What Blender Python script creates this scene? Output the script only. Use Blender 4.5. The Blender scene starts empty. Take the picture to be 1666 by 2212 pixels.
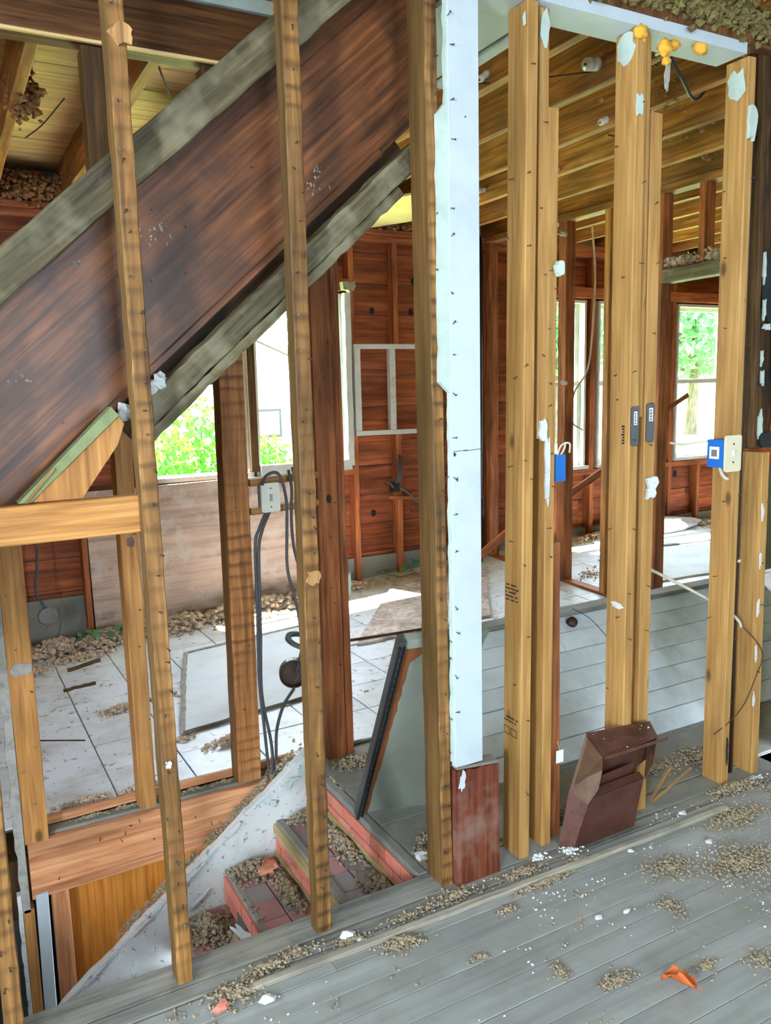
import bpy, math, random
from mathutils import Vector, Matrix, Euler, noise as mn
random.seed(11)
R = random.Random(5)
V = Vector
scene = bpy.context.scene
col = scene.collection

# ------------------------------------------------------------------ camera, light, exposure
cam_d = bpy.data.cameras.new('camera'); cam = bpy.data.objects.new('camera', cam_d); col.objects.link(cam)
YAW, PIT, ROL = math.radians(28.483), math.radians(-8.761), math.radians(-1.382)
fw = V((math.sin(YAW)*math.cos(PIT), math.cos(YAW)*math.cos(PIT), math.sin(PIT)))
rt = V((math.cos(YAW), -math.sin(YAW), 0)); up = rt.cross(fw)
r2 = rt*math.cos(ROL) + up*math.sin(ROL); u2 = up*math.cos(ROL) - rt*math.sin(ROL)
cam.matrix_world = Matrix(((r2.x, u2.x, -fw.x, 0), (r2.y, u2.y, -fw.y, 0), (r2.z, u2.z, -fw.z, 1.5), (0, 0, 0, 1)))
cam_d.sensor_fit = 'VERTICAL'; cam_d.sensor_height = 36.0; cam_d.lens = 36.0*1750/2212
cam_d.clip_start = 0.02; cam_d.clip_end = 300
scene.camera = cam

world = bpy.data.worlds.new('sky'); scene.world = world; world.use_nodes = True
bgn = world.node_tree.nodes['Background']
bgn.inputs[0].default_value = (0.70, 0.85, 1.0, 1); bgn.inputs[1].default_value = 30.0

def lamp(name, kind, energy, color, loc, direction, **kw):
    d = bpy.data.lights.new(name, kind); d.energy = energy; d.color = color
    for k, v in kw.items(): setattr(d, k, v)
    o = bpy.data.objects.new(name, d); col.objects.link(o); o.location = loc
    o.rotation_euler = V(direction).to_track_quat('-Z', 'Y').to_euler()
    return o
lamp('sun', 'SUN', 140.0, (1.0, 0.95, 0.86), (3, 9, 14), (0.33, -0.84, -2.15), angle=0.009)
# daylight from two unseen side windows of the near room, plus an added rear fill
lamp('daylight_side_window', 'AREA', 400.0, (0.80, 0.90, 1.0), (-2.72, -1.55, 1.55), (1, 0.0, 0), shape='RECTANGLE', size=0.6, size_y=1.35)
lamp('daylight_stair_window', 'AREA', 60.0, (0.80, 0.90, 1.0), (-2.72, 1.05, 1.60), (1, 0.0, 0), shape='RECTANGLE', size=1.0, size_y=1.35)
lamp('rear_fill', 'AREA', 3.0, (0.80, 0.90, 1.0), (0.7, -2.62, 1.55), (0, 1, 0), shape='RECTANGLE', size=1.2, size_y=1.35)  # unseen fill lamp added to light the stud fronts and floor

vs = scene.view_settings
vs.view_transform = 'Standard'; vs.look = 'None'; vs.gamma = 1.0; vs.use_curve_mapping = False
vs.exposure = -0.45
scene.cycles.max_bounces = 6; scene.cycles.diffuse_bounces = 4; scene.cycles.glossy_bounces = 2; scene.cycles.adaptive_threshold = 0.08
scene.cycles.transparent_max_bounces = 8; scene.cycles.sample_clamp_indirect = 30.0
scene.cycles.use_light_tree = False; scene.cycles.caustics_reflective = False; scene.cycles.caustics_refractive = False

# ------------------------------------------------------------------ materials
def lin(c):
    return tuple(((x/255)/12.92 if x/255 <= 0.04045 else ((x/255+0.055)/1.055)**2.4) for x in c) + (1,)
class NT:
    def __init__(s, name):
        s.m = bpy.data.materials.new(name); s.m.use_nodes = True
        s.t = s.m.node_tree; s.p = s.t.nodes['Principled BSDF']
    def n(s, kind, **kw):
        nd = s.t.nodes.new(kind)
        for k, v in kw.items():
            if k.startswith('i_'):
                key = k[2:]
                key = int(key) if key.isdigit() else key.replace('_', ' ')
                if isinstance(v, bpy.types.NodeSocket): s.t.links.new(v, nd.inputs[key])
                else: nd.inputs[key].default_value = v
            else: setattr(nd, k, v)
        return nd
    def l(s, a, b): s.t.links.new(a, b)
    def math(s, op, a, b=None, clamp=False):
        nd = s.t.nodes.new('ShaderNodeMath'); nd.operation = op; nd.use_clamp = clamp
        for i, v in enumerate((a, b)):
            if v is None: continue
            if isinstance(v, bpy.types.NodeSocket): s.t.links.new(v, nd.inputs[i])
            else: nd.inputs[i].default_value = v
        return nd.outputs[0]
    def mix(s, f, a, b, blend='MIX'):
        nd = s.t.nodes.new('ShaderNodeMix'); nd.data_type = 'RGBA'; nd.blend_type = blend; nd.clamp_factor = True
        for k, v in ((0, f), (6, a), (7, b)):
            if isinstance(v, bpy.types.NodeSocket): s.t.links.new(v, nd.inputs[k])
            else: nd.inputs[k].default_value = v
        return nd.outputs[2]
    def ramp(s, f, stops):
        nd = s.t.nodes.new('ShaderNodeValToRGB'); e = nd.color_ramp.elements
        while len(e) < len(stops): e.new(0.5)
        for x, (p, c) in zip(e, stops): x.position = p; x.color = c if len(c) == 4 else tuple(c)+(1,)
        s.l(f, nd.inputs[0]); return nd.outputs[0]
    def coords(s, scale=(1, 1, 1), rnd=True):
        tc = s.n('ShaderNodeTexCoord'); mp = s.n('ShaderNodeMapping')
        mp.inputs['Scale'].default_value = scale
        if rnd:
            oi = s.n('ShaderNodeObjectInfo')
            ad = s.n('ShaderNodeVectorMath', operation='MULTIPLY_ADD')
            s.l(oi.outputs['Random'], ad.inputs[0]); ad.inputs[1].default_value = (13.7, 7.1, 23.3)
            s.l(tc.outputs['Object'], ad.inputs[2]); s.l(ad.outputs[0], mp.inputs[0])
            s.rand = oi.outputs['Random']
        else: s.l(tc.outputs['Object'], mp.inputs[0])
        s.tc = tc
        return mp.outputs[0]
    def noise(s, vec, scale, detail=4, rough=0.6, dist=0.0):
        return s.n('ShaderNodeTexNoise', i_Vector=vec, i_Scale=scale, i_Detail=detail, i_Roughness=rough, i_Distortion=dist).outputs['Fac']
    def bump(s, h, strength=0.3, dist=0.004):
        b = s.n('ShaderNodeBump', i_Height=h, i_Strength=strength, i_Distance=dist); s.l(b.outputs[0], s.p.inputs['Normal'])
BW = ((0, (0, 0, 0)), (1, (1, 1, 1)))

def wood(name, dark, mid, light, rough=0.62, blotch=0.45, knots=0.0, band=False, stain=None, stain_amt=0.0, spec=0.3, var=0.25, bumpy=0.35, gscale=1.0):
    a = NT(name)
    v = a.coords()
    vg = a.n('ShaderNodeMapping', i_Vector=v); vg.inputs['Scale'].default_value = (55*gscale, 55*gscale, 2.6*gscale)
    g = a.noise(vg.outputs[0], 1.0, 3, 0.6, 0.6)
    c = a.ramp(g, ((0.28, lin(dark)), (0.5, lin(mid)), (0.72, lin(light))))
    vb = a.n('ShaderNodeMapping', i_Vector=v); vb.inputs['Scale'].default_value = (7, 7, 2.0)
    b = a.noise(vb.outputs[0], 1.0, 2, 0.65)
    bl = a.ramp(b, ((0.30, (1-blotch,)*3), (0.62, (1.08,)*3)))
    c = a.mix(1.0, c, bl, 'MULTIPLY')
    if knots:
        vk = a.n('ShaderNodeMapping', i_Vector=v); vk.inputs['Scale'].default_value = (9, 9, 4.2)
        vo = a.n('ShaderNodeTexVoronoi', i_Vector=vk.outputs[0], i_Scale=1.0)
        k = a.ramp(vo.outputs['Distance'], ((0.06, (1, 1, 1)), (0.15, (0, 0, 0))))
        sel = a.ramp(a.n('ShaderNodeSeparateColor', i_Color=vo.outputs['Color']).outputs[0], ((1-knots-0.01, (0, 0, 0)), (1-knots+0.01, (1, 1, 1))))
        kk = a.math('MULTIPLY', k, sel)
        c = a.mix(a.math('MULTIPLY', kk, 0.8), c, lin(tuple(int(x*0.45) for x in dark)))
    if stain:
        sn = a.noise(v, 5.5, 3, 0.7)
        c = a.mix(a.math('MULTIPLY', a.ramp(sn, ((0.48, (0, 0, 0)), (0.62, (1, 1, 1)))), stain_amt), c, lin(stain))
    if band:
        sp = a.n('ShaderNodeSeparateXYZ', i_Vector=v)
        zv = a.n('ShaderNodeCombineXYZ', i_Z=sp.outputs[2]).outputs[0]; wob = a.noise(v, 22, 2, 0.5)
        z = a.math('ADD', a.math('MULTIPLY', sp.outputs[2], 1/0.049), a.math('ADD', a.math('MULTIPLY', wob, 0.35), a.math('MULTIPLY', a.noise(zv, 6, 2, 0.5), 1.8)))
        fr = a.math('FRACT', z)
        bd = a.ramp(fr, ((0.0, (0.40, 0.38, 0.35)), (0.12, (0.5,)*3), (0.30, (1.15, 1.12, 1.05)), (0.75, (1.05,)*3), (1.0, (0.5,)*3)))
        pres = a.ramp(a.noise(v, 3.0, 2, 0.5), ((0.40, (0.12,)*3), (0.62, (1,)*3)))
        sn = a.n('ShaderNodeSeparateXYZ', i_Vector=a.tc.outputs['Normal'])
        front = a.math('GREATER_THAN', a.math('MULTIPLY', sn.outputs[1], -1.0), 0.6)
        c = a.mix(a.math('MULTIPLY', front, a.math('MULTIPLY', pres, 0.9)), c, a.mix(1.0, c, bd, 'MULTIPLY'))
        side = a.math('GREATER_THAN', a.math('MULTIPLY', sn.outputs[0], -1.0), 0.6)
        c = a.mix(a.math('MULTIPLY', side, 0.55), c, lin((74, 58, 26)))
    vv = a.ramp(a.rand, ((0.0, (1-var,)*3), (1.0, (1+var*0.6,)*3)))
    c = a.mix(1.0, c, vv, 'MULTIPLY')
    a.l(c, a.p.inputs['Base Color']); a.p.inputs['Roughness'].default_value = rough
    a.p.inputs['Specular IOR Level'].default_value = spec
    a.bump(g, bumpy, 0.003)
    return a.m

def paint(name, base, dirt=(110, 105, 95), amt=0.35, rough=0.6, scale=6.0, spots=0.0, spot=(60, 55, 50), spec=0.35, bumpy=0.15, var=0.0, speckle=60.0):
    a = NT(name); v = a.coords()
    n1 = a.noise(v, scale, 4, 0.68)
    c = a.mix(a.math('MULTIPLY', a.ramp(n1, ((0.45, (0, 0, 0)), (0.68, (1, 1, 1)))), amt), lin(base), lin(dirt))
    n2 = a.noise(v, speckle, 2, 0.6)
    if spots:
        c = a.mix(a.ramp(n2, ((0.66-spots, (0, 0, 0)), (0.72-spots, (0.8,)*3))), c, lin(spot))
    if var:
        c = a.mix(1.0, c, a.ramp(a.rand, ((0, (1-var,)*3), (1, (1+var*0.5,)*3))), 'MULTIPLY')
    a.l(c, a.p.inputs['Base Color']); a.p.inputs['Roughness'].default_value = rough
    a.p.inputs['Specular IOR Level'].default_value = spec
    if bumpy > 0.16: a.bump(a.math('ADD', n1, a.math('MULTIPLY', n2, 0.5)), bumpy, 0.004)
    return a.m

def metal(name, base, rough=0.4, met=0.9, rust=None, amt=0.0):
    a = NT(name); v = a.coords()
    n1 = a.noise(v, 18, 6, 0.7)
    c = lin(base)
    if rust: c = a.mix(a.math('MULTIPLY', a.ramp(n1, ((0.40, (0, 0, 0)), (0.62, (1, 1, 1)))), amt), c, lin(rust))
    else: c = a.mix(a.ramp(n1, ((0.3, (0, 0, 0)), (0.7, (0.35,)*3))), c, lin(tuple(int(x*0.6) for x in base)))
    a.l(c, a.p.inputs['Base Color']); a.p.inputs['Roughness'].default_value = rough; a.p.inputs['Metallic'].default_value = met
    a.bump(n1, 0.2, 0.002)
    return a.m

M = {}
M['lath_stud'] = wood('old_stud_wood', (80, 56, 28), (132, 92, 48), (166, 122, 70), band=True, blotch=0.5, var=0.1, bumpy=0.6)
M['new_stud'] = wood('new_pine', (148, 106, 56), (172, 128, 70), (188, 148, 90), blotch=0.16, knots=0.45, var=0.05, bumpy=0.15)
M['mid_stud'] = wood('orange_stud_wood', (136, 90, 42), (176, 122, 64), (198, 146, 86), blotch=0.3, knots=0.06, var=0.12)
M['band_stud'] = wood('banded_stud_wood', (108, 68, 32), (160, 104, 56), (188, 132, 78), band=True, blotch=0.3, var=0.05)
M['red_stud'] = wood('red_stud_wood', (106, 56, 28), (156, 92, 52), (182, 118, 74), blotch=0.5, var=0.12)
M['dark_stud'] = wood('dark_stud_wood', (52, 34, 16), (88, 60, 28), (112, 80, 40), blotch=0.5, var=0.1)
M['stringer'] = wood('stringer_wood', (58, 32, 15), (106, 62, 33), (140, 86, 48), blotch=0.6, rough=0.42, spec=0.45, knots=0.06, stain=(44, 30, 22), stain_amt=0.5, var=0)
M['gray_board'] = wood('grey_dusty_wood', (62, 54, 38), (98, 88, 62), (128, 116, 86), blotch=0.45, stain=(150, 144, 118), stain_amt=0.45, var=0.1)
M['beam'] = wood('beam_wood', (62, 36, 17), (104, 66, 34), (132, 90, 52), blotch=0.35, var=0.1)
M['sheath'] = wood('sheathing_wood', (112, 52, 26), (158, 82, 46), (184, 108, 68), blotch=0.5, knots=0.10, var=0.22, gscale=0.7)
M['far_stud'] = wood('far_stud_wood', (120, 62, 32), (166, 94, 54), (190, 120, 74), blotch=0.35, var=0.15)
M['deck'] = wood('deck_plank_wood', (196, 154, 92), (230, 194, 130), (242, 214, 160), blotch=0.25, knots=0.04, var=0.12, gscale=0.6)
M['joist'] = wood('joist_wood', (112, 66, 28), (164, 106, 50), (194, 138, 74), blotch=0.5, var=0.22, stain=(110, 98, 72), stain_amt=0.3)
M['lath'] = wood('lath_wood', (120, 86, 50), (168, 124, 76), (196, 156, 104), blotch=0.3)
M['rim'] = wood('rim_board_wood', (160, 98, 62), (202, 138, 94), (222, 168, 124), blotch=0.3, knots=0.05, var=0.05)
M['panel_orange'] = wood('orange_panelling', (168, 98, 32), (206, 132, 52), (222, 156, 76), blotch=0.35, rough=0.35, spec=0.5, var=0.05)
M['plywood'] = wood('plywood_face', (160, 132, 116), (194, 168, 150), (212, 190, 174), blotch=0.25, stain=(222, 210, 200), stain_amt=0.5, var=0, gscale=0.4)
M['ply_floor'] = wood('worn_plywood', (140, 122, 108), (196, 178, 168), (216, 202, 194), blotch=0.3, stain=(120, 100, 88), stain_amt=0.3, var=0, gscale=0.5, bumpy=0.6)
M['plinth'] = wood('varnished_base_block', (62, 28, 16), (102, 50, 32), (130, 74, 52), blotch=0.4, rough=0.45, stain=(150, 132, 120), stain_amt=0.35, var=0)
M['floor'] = wood('painted_floorboard', (134, 134, 130), (146, 147, 143), (156, 157, 153), blotch=0.16, stain=(122, 118, 106), stain_amt=0.35, rough=0.6, var=0.04, bumpy=0.12, gscale=0.5)
M['sill_plate'] = wood('dusty_sole_plate', (84, 82, 76), (122, 120, 112), (146, 144, 138), blotch=0.35, stain=(150, 138, 118), stain_amt=0.4, var=0.08)
M['batten'] = wood('pale_batten', (150, 142, 124), (176, 168, 150), (194, 186, 170), blotch=0.25, stain=(112, 104, 92), stain_amt=0.4)
M['tar_shade_board'] = wood('tarred_board', (34, 22, 12), (72, 50, 26), (98, 72, 40), blotch=0.6, stain=(24, 26, 28), stain_amt=0.8, var=0)  # tarred corner boards; also the painted shade strip under the stringer
M['black'] = paint('tar_paper', (34, 40, 44), (20, 20, 20), 0.5, 0.7)
M['white_paint'] = paint('chipped_white_paint', (186, 196, 202), (142, 150, 150), 0.25, 0.5, 5, spots=0.0, bumpy=0.12, speckle=30)
M['green_paint'] = paint('pale_green_paint', (184, 200, 190), (132, 140, 124), 0.35, 0.55, 8)
M['green_edge'] = paint('old_green_paint', (124, 136, 92), (96, 92, 62), 0.5, 0.6, 14)
M['siding'] = paint('white_siding_paint', (204, 212, 214), (140, 146, 142), 0.45, 0.55, 3.5, speckle=18, var=0.06)
M['window_white'] = paint('window_white_paint', (218, 220, 214), (170, 160, 140), 0.3, 0.5, 8)
M['plaster'] = paint('plaster_white', (206, 208, 206), (150, 146, 138), 0.4, 0.8, 7, spots=0.03, spot=(126, 116, 100))
M['plaster_cut'] = paint('plaster_edge', (160, 156, 148), (110, 104, 94), 0.6, 0.9, 30, bumpy=0.6)
M['cream'] = paint('cream_drywall', (226, 204, 150), (190, 164, 110), 0.35, 0.8, 4)
M['drywall'] = paint('drywall_face', (216, 220, 226), (170, 168, 162), 0.3, 0.8, 4)
M['tile'] = paint('white_tile', (222, 226, 234), (168, 162, 150), 0.5, 0.38, 5.0, spots=0.02, spot=(120, 108, 92), spec=0.4, var=0.05, speckle=26, bumpy=0.06)
M['tile_grout'] = paint('dark_joint', (112, 108, 100), (80, 74, 66), 0.5, 0.9, 20)
M['brick'] = paint('red_brick', (216, 126, 106), (190, 146, 130), 0.5, 0.75, 16, bumpy=0.3, var=0.14)
M['brick_gray'] = paint('grey_brick', (92, 94, 94), (120, 116, 110), 0.5, 0.8, 16, bumpy=0.3)
M['quarry'] = paint('quarry_tile', (180, 124, 124), (168, 146, 138), 0.7, 0.6, 10, var=0.14)
M['quarry_gray'] = paint('grey_quarry_tile', (138, 128, 132), (158, 146, 138), 0.6, 0.6, 10)
M['mortar'] = paint('mortar', (150, 146, 138), (118, 112, 102), 0.5, 0.9, 24, bumpy=0.4)
M['concrete'] = paint('dusty_concrete', (126, 126, 120), (150, 142, 126), 0.6, 0.85, 9, bumpy=0.4)
M['slab_edge'] = wood('step_nosing', (150, 128, 86), (186, 164, 112), (204, 184, 136), blotch=0.3)
M['basement'] = paint('basement_wall', (62, 66, 66), (40, 42, 42), 0.6, 0.9, 4)
M['wall_plain'] = paint('old_wall_plaster', (168, 168, 162), (140, 134, 120), 0.3, 0.85, 2.5)
M['debris'] = paint('grey_brown_debris', (164, 148, 122), (112, 98, 78), 0.8, 0.95, 70, bumpy=0.5)
M['debris_pale'] = paint('pale_insulation_debris', (206, 186, 164), (150, 124, 102), 0.7, 0.95, 50, bumpy=0.5)
M['plaster_bit'] = paint('plaster_crumb', (214, 216, 216), (170, 166, 158), 0.4, 0.9, 40)
M['insul'] = paint('brown_insulation', (150, 106, 66), (84, 56, 34), 0.8, 0.95, 45, bumpy=0.8)
M['mold'] = paint('mouldy_insulation', (120, 108, 62), (60, 50, 28), 0.8, 0.95, 14, bumpy=0.8)
M['foam'] = paint('orange_spray_foam', (226, 166, 56), (190, 128, 40), 0.5, 0.7, 20)
M['rust'] = metal('rusty_brown_metal', (96, 58, 46), 0.55, 0.25, (66, 36, 24), 0.7)
M['rust_side'] = metal('rusty_orange_metal', (84, 54, 38), 0.6, 0.2, (104, 82, 52), 0.6)
M['galv'] = metal('galvanised_steel', (122, 128, 134), 0.38, 0.85)
M['steel'] = metal('dull_nail_steel', (92, 84, 76), 0.5, 0.7)
M['dark_pipe'] = metal('dark_iron_pipe', (58, 46, 38), 0.45, 0.4, (84, 56, 38), 0.5)
M['black_pipe'] = metal('black_iron_pipe', (44, 48, 52), 0.5, 0.5)
M['frame_metal'] = metal('moulded_frame_metal', (96, 100, 100), 0.5, 0.5, (70, 60, 50), 0.5)
M['oldbox'] = metal('old_zinc_box', (150, 148, 144), 0.6, 0.2)
M['panel_face'] = paint('panel_back', (136, 142, 130), (116, 118, 106), 0.5, 0.75, 3)
M['panel_stain'] = paint('panel_rust_stain', (128, 76, 40), (96, 60, 34), 0.6, 0.8, 12)
M['porcelain'] = paint('porcelain', (222, 220, 212), (150, 140, 124), 0.3, 0.25, 30, spec=0.6)
M['ivory'] = paint('ivory_plastic', (214, 204, 172), (190, 178, 146), 0.3, 0.4, 12, bumpy=0.02)
M['ivory_pale'] = paint('pale_plastic', (206, 206, 190), (170, 166, 148), 0.3, 0.45, 12, bumpy=0.02)
M['blue_plastic'] = paint('blue_box_plastic', (28, 104, 186), (20, 84, 156), 0.3, 0.45, 10, bumpy=0.02)
M['label_white'] = paint('paper_label', (232, 232, 226), (210, 208, 200), 0.2, 0.7, 10, bumpy=0.0)
M['ink'] = paint('black_ink', (30, 30, 32), (40, 40, 40), 0.2, 0.7, 10, bumpy=0.0)
M['cable'] = paint('dark_cable', (74, 74, 76), (54, 50, 48), 0.4, 0.55, 12)
M['wire_pale'] = paint('pale_wire', (206, 198, 178), (150, 140, 118), 0.4, 0.6, 12)
M['wire_dark'] = paint('brown_wire', (52, 42, 34), (70, 60, 48), 0.4, 0.7, 12)
M['leaf_dry'] = paint('dry_leaf', (192, 98, 46), (140, 66, 30), 0.6, 0.7, 18)
M['leaf_pale'] = paint('pale_dry_leaf', (206, 140, 112), (168, 96, 66), 0.6, 0.7, 18)
M['leaf_green'] = paint('green_leaf', (44, 116, 20), (28, 90, 14), 0.6, 0.6, 3)
M['leaf_tree'] = paint('tree_leaf', (94, 132, 84), (66, 104, 66), 0.6, 0.6, 1.5)
M['ivy'] = paint('ivy_leaf', (70, 132, 84), (44, 100, 60), 0.5, 0.5, 9)
M['bark'] = wood('bark', (60, 50, 40), (92, 78, 62), (120, 104, 86))
M['grass'] = paint('lawn', (150, 176, 96), (120, 152, 76), 0.6, 0.95, 0.8)
M['roofing'] = paint('roof_shingle', (150, 150, 148), (110, 108, 104), 0.5, 0.9, 3)
M['house_wall'] = paint('house_siding', (176, 178, 180), (150, 146, 140), 0.4, 0.8, 2)
M['metal_lath'] = paint('metal_lath', (140, 144, 112), (104, 104, 76), 0.6, 0.6, 60, bumpy=0.8)
def translucent(m, col, f=0.55):
    t = m.node_tree; p = t.nodes['Principled BSDF']; tr = t.nodes.new('ShaderNodeBsdfTranslucent'); tr.inputs[0].default_value = lin(col)
    mx = t.nodes.new('ShaderNodeMixShader'); mx.inputs[0].default_value = f
    t.links.new(p.outputs[0], mx.inputs[1]); t.links.new(tr.outputs[0], mx.inputs[2]); t.links.new(mx.outputs[0], t.nodes['Material Output'].inputs[0])
translucent(M['leaf_tree'], (120, 170, 130), 0.5); translucent(M['leaf_green'], (84, 170, 36), 0.4)
def glass():
    a = NT('window_glass'); t = a.t
    tr = t.nodes.new('ShaderNodeBsdfTransparent'); tr.inputs[0].default_value = (0.95, 0.97, 0.97, 1)
    gl = t.nodes.new('ShaderNodeBsdfGlossy'); gl.inputs['Roughness'].default_value = 0.03
    mx = t.nodes.new('ShaderNodeMixShader'); mx.inputs[0].default_value = 0.06
    t.links.new(tr.outputs[0], mx.inputs[1]); t.links.new(gl.outputs[0], mx.inputs[2])
    t.links.new(mx.outputs[0], t.nodes['Material Output'].inputs[0]); return a.m
M['glass'] = glass()

# ------------------------------------------------------------------ object helpers
WM = {}
def put(o, mw, parent=None):
    WM[o.name] = mw.copy()
    if parent is not None:
        o.parent = parent; o.matrix_parent_inverse = WM[parent.name].inverted()
    o.matrix_basis = mw
    col.objects.link(o)
    return o
def tag(o, label=None, cat=None, group=None, kind=None):
    if label: o['label'] = label
    if cat: o['category'] = cat
    if group: o['group'] = group
    if kind: o['kind'] = kind
    return o
def empty(name, loc, label=None, cat=None, group=None, kind=None):
    o = bpy.data.objects.new(name, None); o.empty_display_size = 0.1
    put(o, Matrix.Translation(V(loc))); return tag(o, label, cat, group, kind)
def thing_mesh(name, me, mw, parent=None):
    return put(bpy.data.objects.new(name, me), mw, parent)

class G:
    """collects verts and faces in world space; build() makes one mesh object with its origin at the base centre"""
    def __init__(s): s.v = []; s.f = []
    def add(s, vs, fs):
        b = len(s.v); s.v += [tuple(x) for x in vs]; s.f += [tuple(i+b for i in f) for f in fs]; return s
    def box(s, lo, hi):
        x0, y0, z0 = lo; x1, y1, z1 = hi
        return s.add([(x0,y0,z0),(x1,y0,z0),(x1,y1,z0),(x0,y1,z0),(x0,y0,z1),(x1,y0,z1),(x1,y1,z1),(x0,y1,z1)],
                     [(3,2,1,0),(4,5,6,7),(0,1,5,4),(1,2,6,5),(2,3,7,6),(3,0,4,7)])
    def prism(s, pts, ext):
        n = len(pts); e = V(ext); a = [V(p) for p in pts]; b = [p+e for p in a]
        return s.add(a+b, [tuple(range(n-1,-1,-1)), tuple(range(n,2*n))] + [(i,(i+1)%n,n+(i+1)%n,n+i) for i in range(n)])
    def quad(s, a, b, c, d): return s.add([a,b,c,d], [(0,1,2,3)])
    def tube(s, pts, r, n=8, caps=True):
        pts = [V(p) for p in pts]; rs = r if isinstance(r, (list, tuple)) else [r]*len(pts)
        b = len(s.v); prev = None
        for i, p in enumerate(pts):
            t = (pts[min(i+1, len(pts)-1)] - pts[max(i-1, 0)]).normalized()
            if prev is None:
                a = V((0, 0, 1)) if abs(t.z) < 0.9 else V((1, 0, 0)); u = t.cross(a).normalized()
            else: u = (prev - t*prev.dot(t)).normalized()
            prev = u; w = t.cross(u)
            for k in range(n):
                an = 2*math.pi*k/n; s.v.append(tuple(p + (u*math.cos(an) + w*math.sin(an))*rs[i]))
        m = len(pts)
        for i in range(m-1):
            for k in range(n):
                s.f.append((b+i*n+k, b+i*n+(k+1)%n, b+(i+1)*n+(k+1)%n, b+(i+1)*n+k))
        if caps:
            s.f.append(tuple(b+k for k in range(n-1, -1, -1))); s.f.append(tuple(b+(m-1)*n+k for k in range(n)))
        return s
    def chunk(s, c, r, flat=0.7, rng=R):
        c = V(c); o = [V((1,0,0)),V((0,1,0)),V((-1,0,0)),V((0,-1,0)),V((0,0,1)),V((0,0,-1))]
        q = Euler((rng.uniform(0,6.3), rng.uniform(0,6.3), rng.uniform(0,6.3))).to_matrix()
        vs = []
        for d in o:
            w = q @ d * (r*rng.uniform(0.6, 1.3)); w.z *= flat; vs.append(c+w)
        return s.add(vs, [(0,1,4),(1,2,4),(2,3,4),(3,0,4),(1,0,5),(2,1,5),(3,2,5),(0,3,5)])
    def bounds(s):
        xs, ys, zs = zip(*s.v); return V((min(xs),min(ys),min(zs))), V((max(xs),max(ys),max(zs)))
    def build(s, name, mat, parent=None, smooth=False):
        lo, hi = s.bounds(); c = V(((lo.x+hi.x)/2, (lo.y+hi.y)/2, lo.z))
        me = bpy.data.meshes.new(name); me.from_pydata([V(v)-c for v in s.v], [], s.f)
        me.materials.append(mat); me.validate()
        if smooth: me.polygons.foreach_set('use_smooth', [True]*len(me.polygons))
        return thing_mesh(name, me, Matrix.Translation(c), parent)

def spline(pts, n=8):
    pts = [V(p) for p in pts]; P = [pts[0]*2-pts[1]] + pts + [pts[-1]*2-pts[-2]]; out = []
    for i in range(1, len(P)-2):
        for k in range(n):
            t = k/n; a, b, c, d = P[i-1], P[i], P[i+1], P[i+2]
            out.append(0.5*((2*b) + (c-a)*t + (2*a-5*b+4*c-d)*t*t + (3*b-a-3*c+d)*t**3))
    out.append(pts[-1]); return out

_lm = {}
def lumber_mesh(L, w, d, mat, seg=1, jit=0.0, ch=0.003, seed=0, key=None):
    if key and key in _lm: return _lm[key]
    rng = random.Random(seed); vs = []; fs = []
    ch = min(ch, w*0.3, d*0.3)
    sec = [(-w/2+ch,-d/2),(w/2-ch,-d/2),(w/2,-d/2+ch),(w/2,d/2-ch),(w/2-ch,d/2),(-w/2+ch,d/2),(-w/2,d/2-ch),(-w/2,-d/2+ch)]
    for i in range(seg+1):
        z = L*i/seg; jx = rng.uniform(-jit, jit)*0.6; jy = rng.uniform(-jit, jit)*0.5
        for k, (x, y) in enumerate(sec):
            vs.append((x+jx+rng.uniform(-jit, jit)*0.5, y+jy+rng.uniform(-jit, jit)*0.5, z))
    for i in range(seg):
        for k in range(8): fs.append((i*8+k, i*8+(k+1)%8, (i+1)*8+(k+1)%8, (i+1)*8+k))
    fs.append(tuple(range(7,-1,-1))); fs.append(tuple(seg*8+k for k in range(8)))
    me = bpy.data.meshes.new('lumber'); me.from_pydata(vs, [], fs); me.materials.append(mat)
    if key: _lm[key] = me
    return me
def lumber(name, p0, p1, w, d, mat, parent=None, ydir=(0,1,0), seg=1, jit=0.0, ch=0.003, key=None, seed=None):
    """a timber from p0 to p1 (centre line); w across local X, d along ydir; its grain follows its length"""
    p0, p1 = V(p0), V(p1); z = (p1-p0); L = z.length; z.normalize()
    y = V(ydir); y = (y - z*y.dot(z)).normalized(); x = y.cross(z)
    me = lumber_mesh(L, w, d, mat, seg, jit, ch, seed if seed is not None else R.randrange(9999), key)
    mw = Matrix(((x.x,y.x,z.x,p0.x),(x.y,y.y,z.y,p0.y),(x.z,y.z,z.z,p0.z),(0,0,0,1)))
    return thing_mesh(name, me, mw, parent)
def upright(name, x0, x1, y0, y1, z0, z1, mat, dx=0.0, dy=0.0, parent=None, seg=1, jit=0.0, ch=0.003):
    """vertical timber filling x0..x1, y0..y1; its top shifted by dx, dy"""
    cx, cy = (x0+x1)/2, (y0+y1)/2
    return lumber(name, (cx,cy,z0), (cx+dx,cy+dy,z1), x1-x0, y1-y0, mat, parent, seg=seg, jit=jit, ch=ch)

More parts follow.
